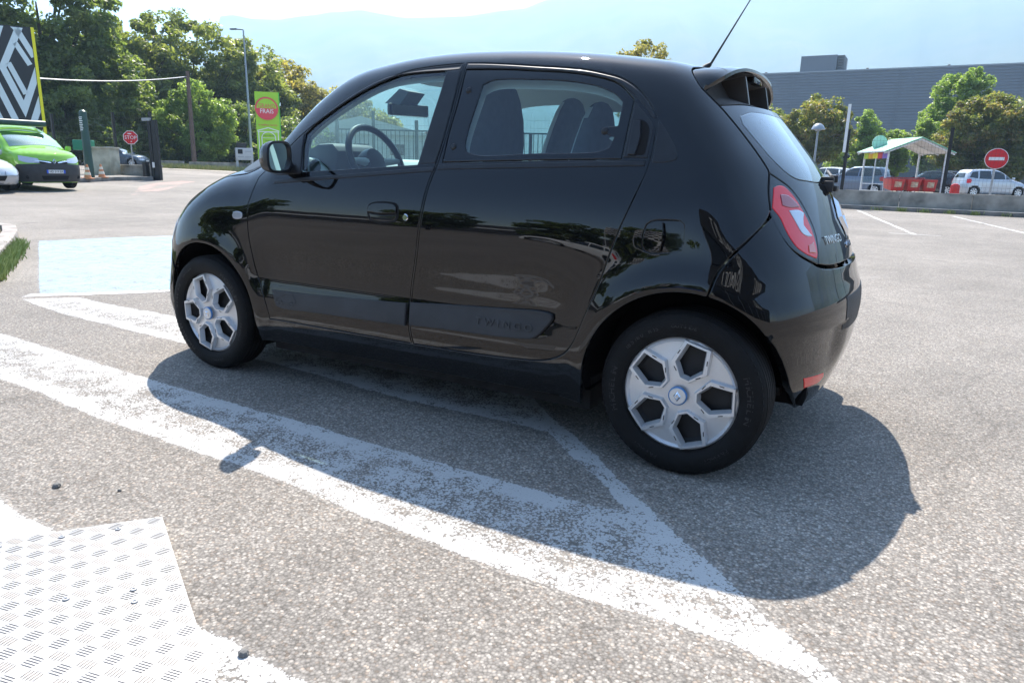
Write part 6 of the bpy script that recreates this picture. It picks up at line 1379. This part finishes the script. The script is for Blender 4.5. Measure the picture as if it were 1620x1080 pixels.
def tree(name,label,x,y,ell,lm,nc=170,nl=110,ls=.17,trunk=.22,group=None,cat='tree',clr=.75,base=None):
    rs=np.random.RandomState(abs(int(x*131+y*17))%99991); z0=gzf(x); e=empty(name,(x,y,z0),0,label,cat,group)
    vol=np.array([q[3]*q[4]*q[5] for q in ell]); vol=vol**.75/np.sum(vol**.75); C_=[];Q=[]
    for q,v in zip(ell,vol):
        n=max(6,int(nc*v)); d=rs.normal(size=(n,3)); d/=np.linalg.norm(d,axis=1,keepdims=True); r=rs.uniform(.25,1,n)**.45; P=np.array(q[:3])+d*r[:,None]*np.array(q[3:]); C_.append(P)
    C_=np.vstack(C_); C_=C_[C_[:,2]>.35]; K=len(C_)
    cr=rs.uniform(.45,1.0,K)*clr; N_=nl*K; ci=np.repeat(np.arange(K),nl); d=rs.normal(size=(N_,3)); d/=np.linalg.norm(d,axis=1,keepdims=True); d[:,2]*=.75
    P=C_[ci]+d*(cr[ci]*rs.uniform(.35,1.05,N_)**.6)[:,None]
    nrm=d*.5+rs.normal(size=(N_,3))*.6+np.array([0,0,.55]); nrm/=np.linalg.norm(nrm,axis=1,keepdims=True)
    t=np.cross(nrm,rs.normal(size=(N_,3))); t/=np.linalg.norm(t,axis=1,keepdims=True); b_=np.cross(nrm,t); s=ls*rs.uniform(.55,1.25,N_)[:,None]
    V=np.stack([P-t*s*.95,P-b_*s*.5+t*s*.1,P+t*s*.95,P+b_*s*.5+t*s*.1],1).reshape(-1,3)
    me=bpy.data.meshes.new('crown'); me.vertices.add(len(V)); me.vertices.foreach_set('co',V.ravel()); me.loops.add(4*N_); me.loops.foreach_set('vertex_index',np.arange(4*N_)); me.polygons.add(N_); me.polygons.foreach_set('loop_start',np.arange(N_)*4); me.polygons.foreach_set('loop_total',np.full(N_,4)); me.update(calc_edges=True)
    link('crown',me,LM[lm],e)
    b=MB(); top=max(q[2]+q[5]*.3 for q in ell); mid=top*.45
    b.tube([(0,0,-.1),(.05*trunk,0,mid*.5),(.1,.05,mid),(.1,0,top)],[trunk*1.25,trunk,trunk*.8,trunk*.15],9)
    for k in range(min(26,K)):
        c=C_[rs.randint(K)]; h=rs.uniform(.25,.75)*min(top,c[2]+.5); a=np.array([.08,.03,h]); m_=a*.5+c*.5+np.array([0,0,-.1*np.linalg.norm(c-a)]); b.tube([tuple(a),tuple(m_),tuple(c)],[trunk*.45,trunk*.25,.02],5)
    b.build('trunk',m_bark,e,smooth=True,sharp=2); return e
G1='big trees across the street on the left'
tree('broadleaf_tree','tall dense dark green tree filling the top left corner behind the totem',-54.5,26.5,[(0,0,9,5.2,5.2,6.0),(1.5,2.2,5.5,4.2,4.2,3.6),(-2.0,-3,6.5,4.0,4.5,4.2),(1.8,2.8,2.6,3.0,3.0,2.2)],'dark',620,120,.20,.35,G1,clr=1.0)
tree('broadleaf_tree','yellowish green tree behind the totem at the far left edge',-62.0,21.0,[(0,0,10,6,6,6.5),(2,0,4,5,5,4)],'olive',330,110,.24,.35,G1,clr=1.1)
tree('broadleaf_tree','rounded olive green tree right of the tall dark one',-60.5,37.2,[(0,0,7.2,4.6,4.6,4.6),(-1,-1,3.2,4.2,4.2,3.0)],'olive',330,110,.22,.3,G1,clr=1.0)
tree('broadleaf_tree','tall airy tree with an open crown behind the wooden pole',-60.0,42.0,[(0,0,9.8,4.2,4.2,3.9),(2.2,2.2,8.0,3.6,3.6,3.6),(-2,-1,6.0,3.4,3.4,3.0)],'olive',190,105,.20,.26,G1,clr=.95)
tree('broadleaf_tree','tall airy tree whose crown stands behind the street lamp',-57.0,46.5,[(0,0,8.4,3.6,3.6,3.4),(-1.5,-1.5,5.6,3.6,3.6,3.2),(1.8,1.6,5.0,2.8,2.8,2.8)],'olive',230,105,.20,.24,G1,clr=.95)
tree('broadleaf_tree','autumn tinted tree behind the grocer totem',-59.0,52.5,[(0,0,6.8,4.4,4.4,3.8),(2.5,3.2,5.2,3.6,3.6,3.0),(0,0,3,4,4,2.6)],'autumn',330,105,.21,.25,G1,clr=.95)
tree('broadleaf_tree','lower autumn tinted tree between the grocer totem and the roof pillar of the black car',-56.5,58.5,[(0,0,5.0,4.0,4.0,3.2),(2.6,2.6,3.6,3.4,3.4,2.8)],'autumn',260,100,.20,.2,G1,clr=.9)
tree('shrub_tree','light yellow green bushy tree behind the wooden pole',-48.3,33.6,[(-1.4,-1.2,3.6,1.5,1.5,1.4),(.2,.1,4.9,1.6,1.6,1.3),(1.2,1.2,3.2,1.4,1.4,1.9),(.4,.4,2.0,1.8,1.8,1.4)],'bright',230,105,.13,.12,None,clr=.6)
G2='dark undergrowth trees along the street'
for k,(x,y,h,lb) in enumerate(((-53.5,31.5,4.8,'dark bushy tree directly behind the stop sign'),(-52.5,36.2,5.0,'dark bushy tree between the stop sign and the wooden pole'),(-50.6,39.5,5.2,'dark bushy tree left of the street lamp'),(-49.8,43.2,4.6,'dark bushy tree behind the letter boxes'),(-56.5,47.5,4.8,'dark bushy tree left of the grocer totem'),(-54.2,50.8,4.4,'dark bushy tree half hidden by the grocer totem'),(-50.5,20.3,5.5,'dark bushy tree behind the green van and the fence'),(-51,25.6,5.5,'dark bushy tree behind the green column'))):
    tree('bushy_tree',lb,x,y,[(0,0,h*.55,3.0,3.0,h*.45),(.6,.8,h*.28,3.3,3.3,h*.30)],'dark',190,105,.17,.14,G2,clr=.85)
G3='car park trees in front of the warehouse'
tree('maple_tree','broad rust tipped tree above the dome lamp',-7.6,58.6,[(0,0,4.9,2.7,2.2,2.1),(1.4,.0,4.3,1.7,1.7,1.7),(-1.8,0,4.2,1.7,1.7,1.6),(0,0,3.2,2.3,2,1.2)],'rust',260,120,.13,.13,G3,clr=.62)
tree('young_tree','slender bright green tree between the white post and the trolley shelter',-4.3,66.0,[(0,0,5.3,.9,.9,1.5),(.5,0,3.6,1.5,1.3,1.5),(-.9,0,2.5,1.9,1.6,1.5)],'bright',170,105,.12,.09,G3,clr=.55)
tree('young_tree','low bright green tree behind the left half of the shelter roof',-1.8,66.5,[(0,0,3.6,1.0,1.0,1.5),(-.4,0,2.2,1.5,1.3,1.3)],'bright',110,105,.12,.08,G3,clr=.5)
tree('young_tree','thin light green tree rising behind the peak of the shelter',.2,64.0,[(0,0,4.3,.85,.8,1.3),(.4,0,2.8,1.2,1.1,1.2)],'bright',90,100,.12,.08,G3,clr=.5)
tree('maple_tree','large dense rust tipped tree behind the silver people carrier',4.1,61.5,[(0,0,4.7,3.0,2.5,2.5),(1.9,.2,4.2,2.2,2,2.1),(-1.8,0,3.5,1.8,1.7,1.8),(.4,0,2.3,3.4,2.4,1.5)],'rust',420,125,.13,.17,G3,clr=.66)
tree('broadleaf_tree','light green taller tree rising behind the large rust tipped tree',2.5,70.5,[(0,0,8.0,2.1,2.0,2.0),(-1.0,0,5.8,2.0,1.8,2.0),(.8,0,5.0,1.8,1.8,1.8)],'bright',260,110,.15,.14,G3,clr=.62)
tree('maple_tree','rust tipped tree cut off by the right edge',9.2,63.5,[(0,0,4.6,2.4,2.2,2.3),(-1.2,0,3.2,2.2,2,1.8)],'rust',230,115,.14,.14,G3,clr=.62)
tree('broadleaf_tree','sparse tree whose top shows above the roof of the black car',-21.6,57.8,[(.3,.3,10.4,1.9,1.9,1.35),(-1.8,-1,9.8,1.4,1.4,.9),(0,0,7.4,2.6,2.6,2.4)],'autumn',150,70,.16,.14,None,clr=.62)
for k,(x,y,lb) in enumerate(((-16,66,'green tree hidden behind the body of the black car, left one'),(-12.0,60,'green tree seen through the rear side window of the black car'))): tree('broadleaf_tree',lb,x,y,[(0,0,4.2,2.6,2.6,2.4),(0,0,2.2,2.4,2.4,1.5)],'olive',170,90,.2,.14,G3,clr=.8)
# weeds along the kerb on the right
rs=np.random.RandomState(12); pts=[]
for x in(-.55,.15,.75,1.45,2.1,2.9,3.6): 
    n=rs.randint(20,90); pts+=list(np.c_[rs.normal(x,.08,n),kx(x)+rs.normal(-.03,.03,n)])
o=blades('kerb_weeds',pts,.14,m_grass,.008,5,0); tag(o,'small weeds sprouting from the foot of the right kerb','grass')
# tree row and hedge behind the photographer
for k,(x,y) in enumerate(((-30,-40),(-22,-47),(-13,-44),(-6,-50),(3,-46),(-40,-30))):
    tree('broadleaf_tree','dark tree in the row behind the photographer',x,y,[(0,0,5.5,3.8,3.8,3.4),(0,0,2.8,3.2,3.2,2.2)],'dark',110,80,.30,.2,'trees behind the photographer',clr=1.1)
# ---------------- mountain ----------------
m_mt=mat('wooded_slope',(.05,.085,.045),rough=1,dirt=(.10,.11,.075),vs=.008,bump=0)
# crest elevation (tangent of the angle) against azimuth, read off in plan angles; the ridge stands 2.4 to 3.4 km away
az=[-80,-66,-58,-53.6,-51.3,-51.0,-49.88,-48.85,-46.93,-45.61,-44.29,-43.39,-42.27,-41.13,-39.77,-37.93,-35.6,-33.25,-30.9,-29.01,-27.61,-24,-18,-8,3,12,30,50]
el_=[.00,.02,.05,.09,.14,.1719,.1757,.1729,.1742,.1796,.1835,.1876,.1896,.1931,.19,.1865,.1891,.1922,.1996,.2034,.2129,.228,.236,.24,.24,.24,.23,.20]
els=spl(az,el_)
def mountain():
    A=np.linspace(-80,50,330); Rn=np.linspace(0,1,46); V=[];F_=[]
    rs=np.random.RandomState(4); 
    ph=rs.uniform(0,6.28,(12,)); 
    def nz(a,r):
        s=0
        for k in range(9): s=s+math.sin(a*(.35*1.6**k)+ph[k]+r*3.1*(1+k*.7))*.5**(k*.85)*math.sin(r*(2+1.4*k)+ph[k]*2)
        return s
    for a in A:
        T_=float(np.interp(a,az,el_)); crest=2900+250*math.sin(a*.05)
        for r in Rn:
            d=900+(crest-900)*r; h=crest*T_; z=h*(r**1.35)*1.0+ h*.085*nz(a,r)*math.sin(math.pi*min(1,r))
            if r>.85: z=z
            x=.65+d*math.sin(math.radians(a)); y=-3.2+d*math.cos(math.radians(a)); V.append((x,y,z-3))
        d=crest+900; V.append((.65+d*math.sin(math.radians(a)),-3.2+d*math.cos(math.radians(a)),-60))
    n=len(Rn)+1
    for i in range(len(A)-1):
        for k in range(n-1): F_.append((i*n+k,(i+1)*n+k,(i+1)*n+k+1,i*n+k+1))
    b=MB(); b.add(V,F_); o=b.build('mountain',m_mt,smooth=True,sharp=3); return tag(o,kind='structure')
mountain()
# ---------------- haze ----------------
hz=MB().box((-600,2150,403),(7260,5160,812)).build('haze',None); tag(hz,kind='stuff')
m=bpy.data.materials.new('haze_air'); m.use_nodes=True; nt=m.node_tree; nt.nodes.remove(nt.nodes['Principled BSDF']); v=nd(nt,'ShaderNodeVolumePrincipled'); v.inputs['Color'].default_value=(.52,.75,1,1); v.inputs['Density'].default_value=.00036; v.inputs['Anisotropy'].default_value=.35
nt.links.new(v.outputs[0],nt.nodes['Material Output'].inputs['Volume']); hz.data.materials.clear(); hz.data.materials.append(m); hz['label']='pale blue summer haze filling the valley'; hz['category']='haze'
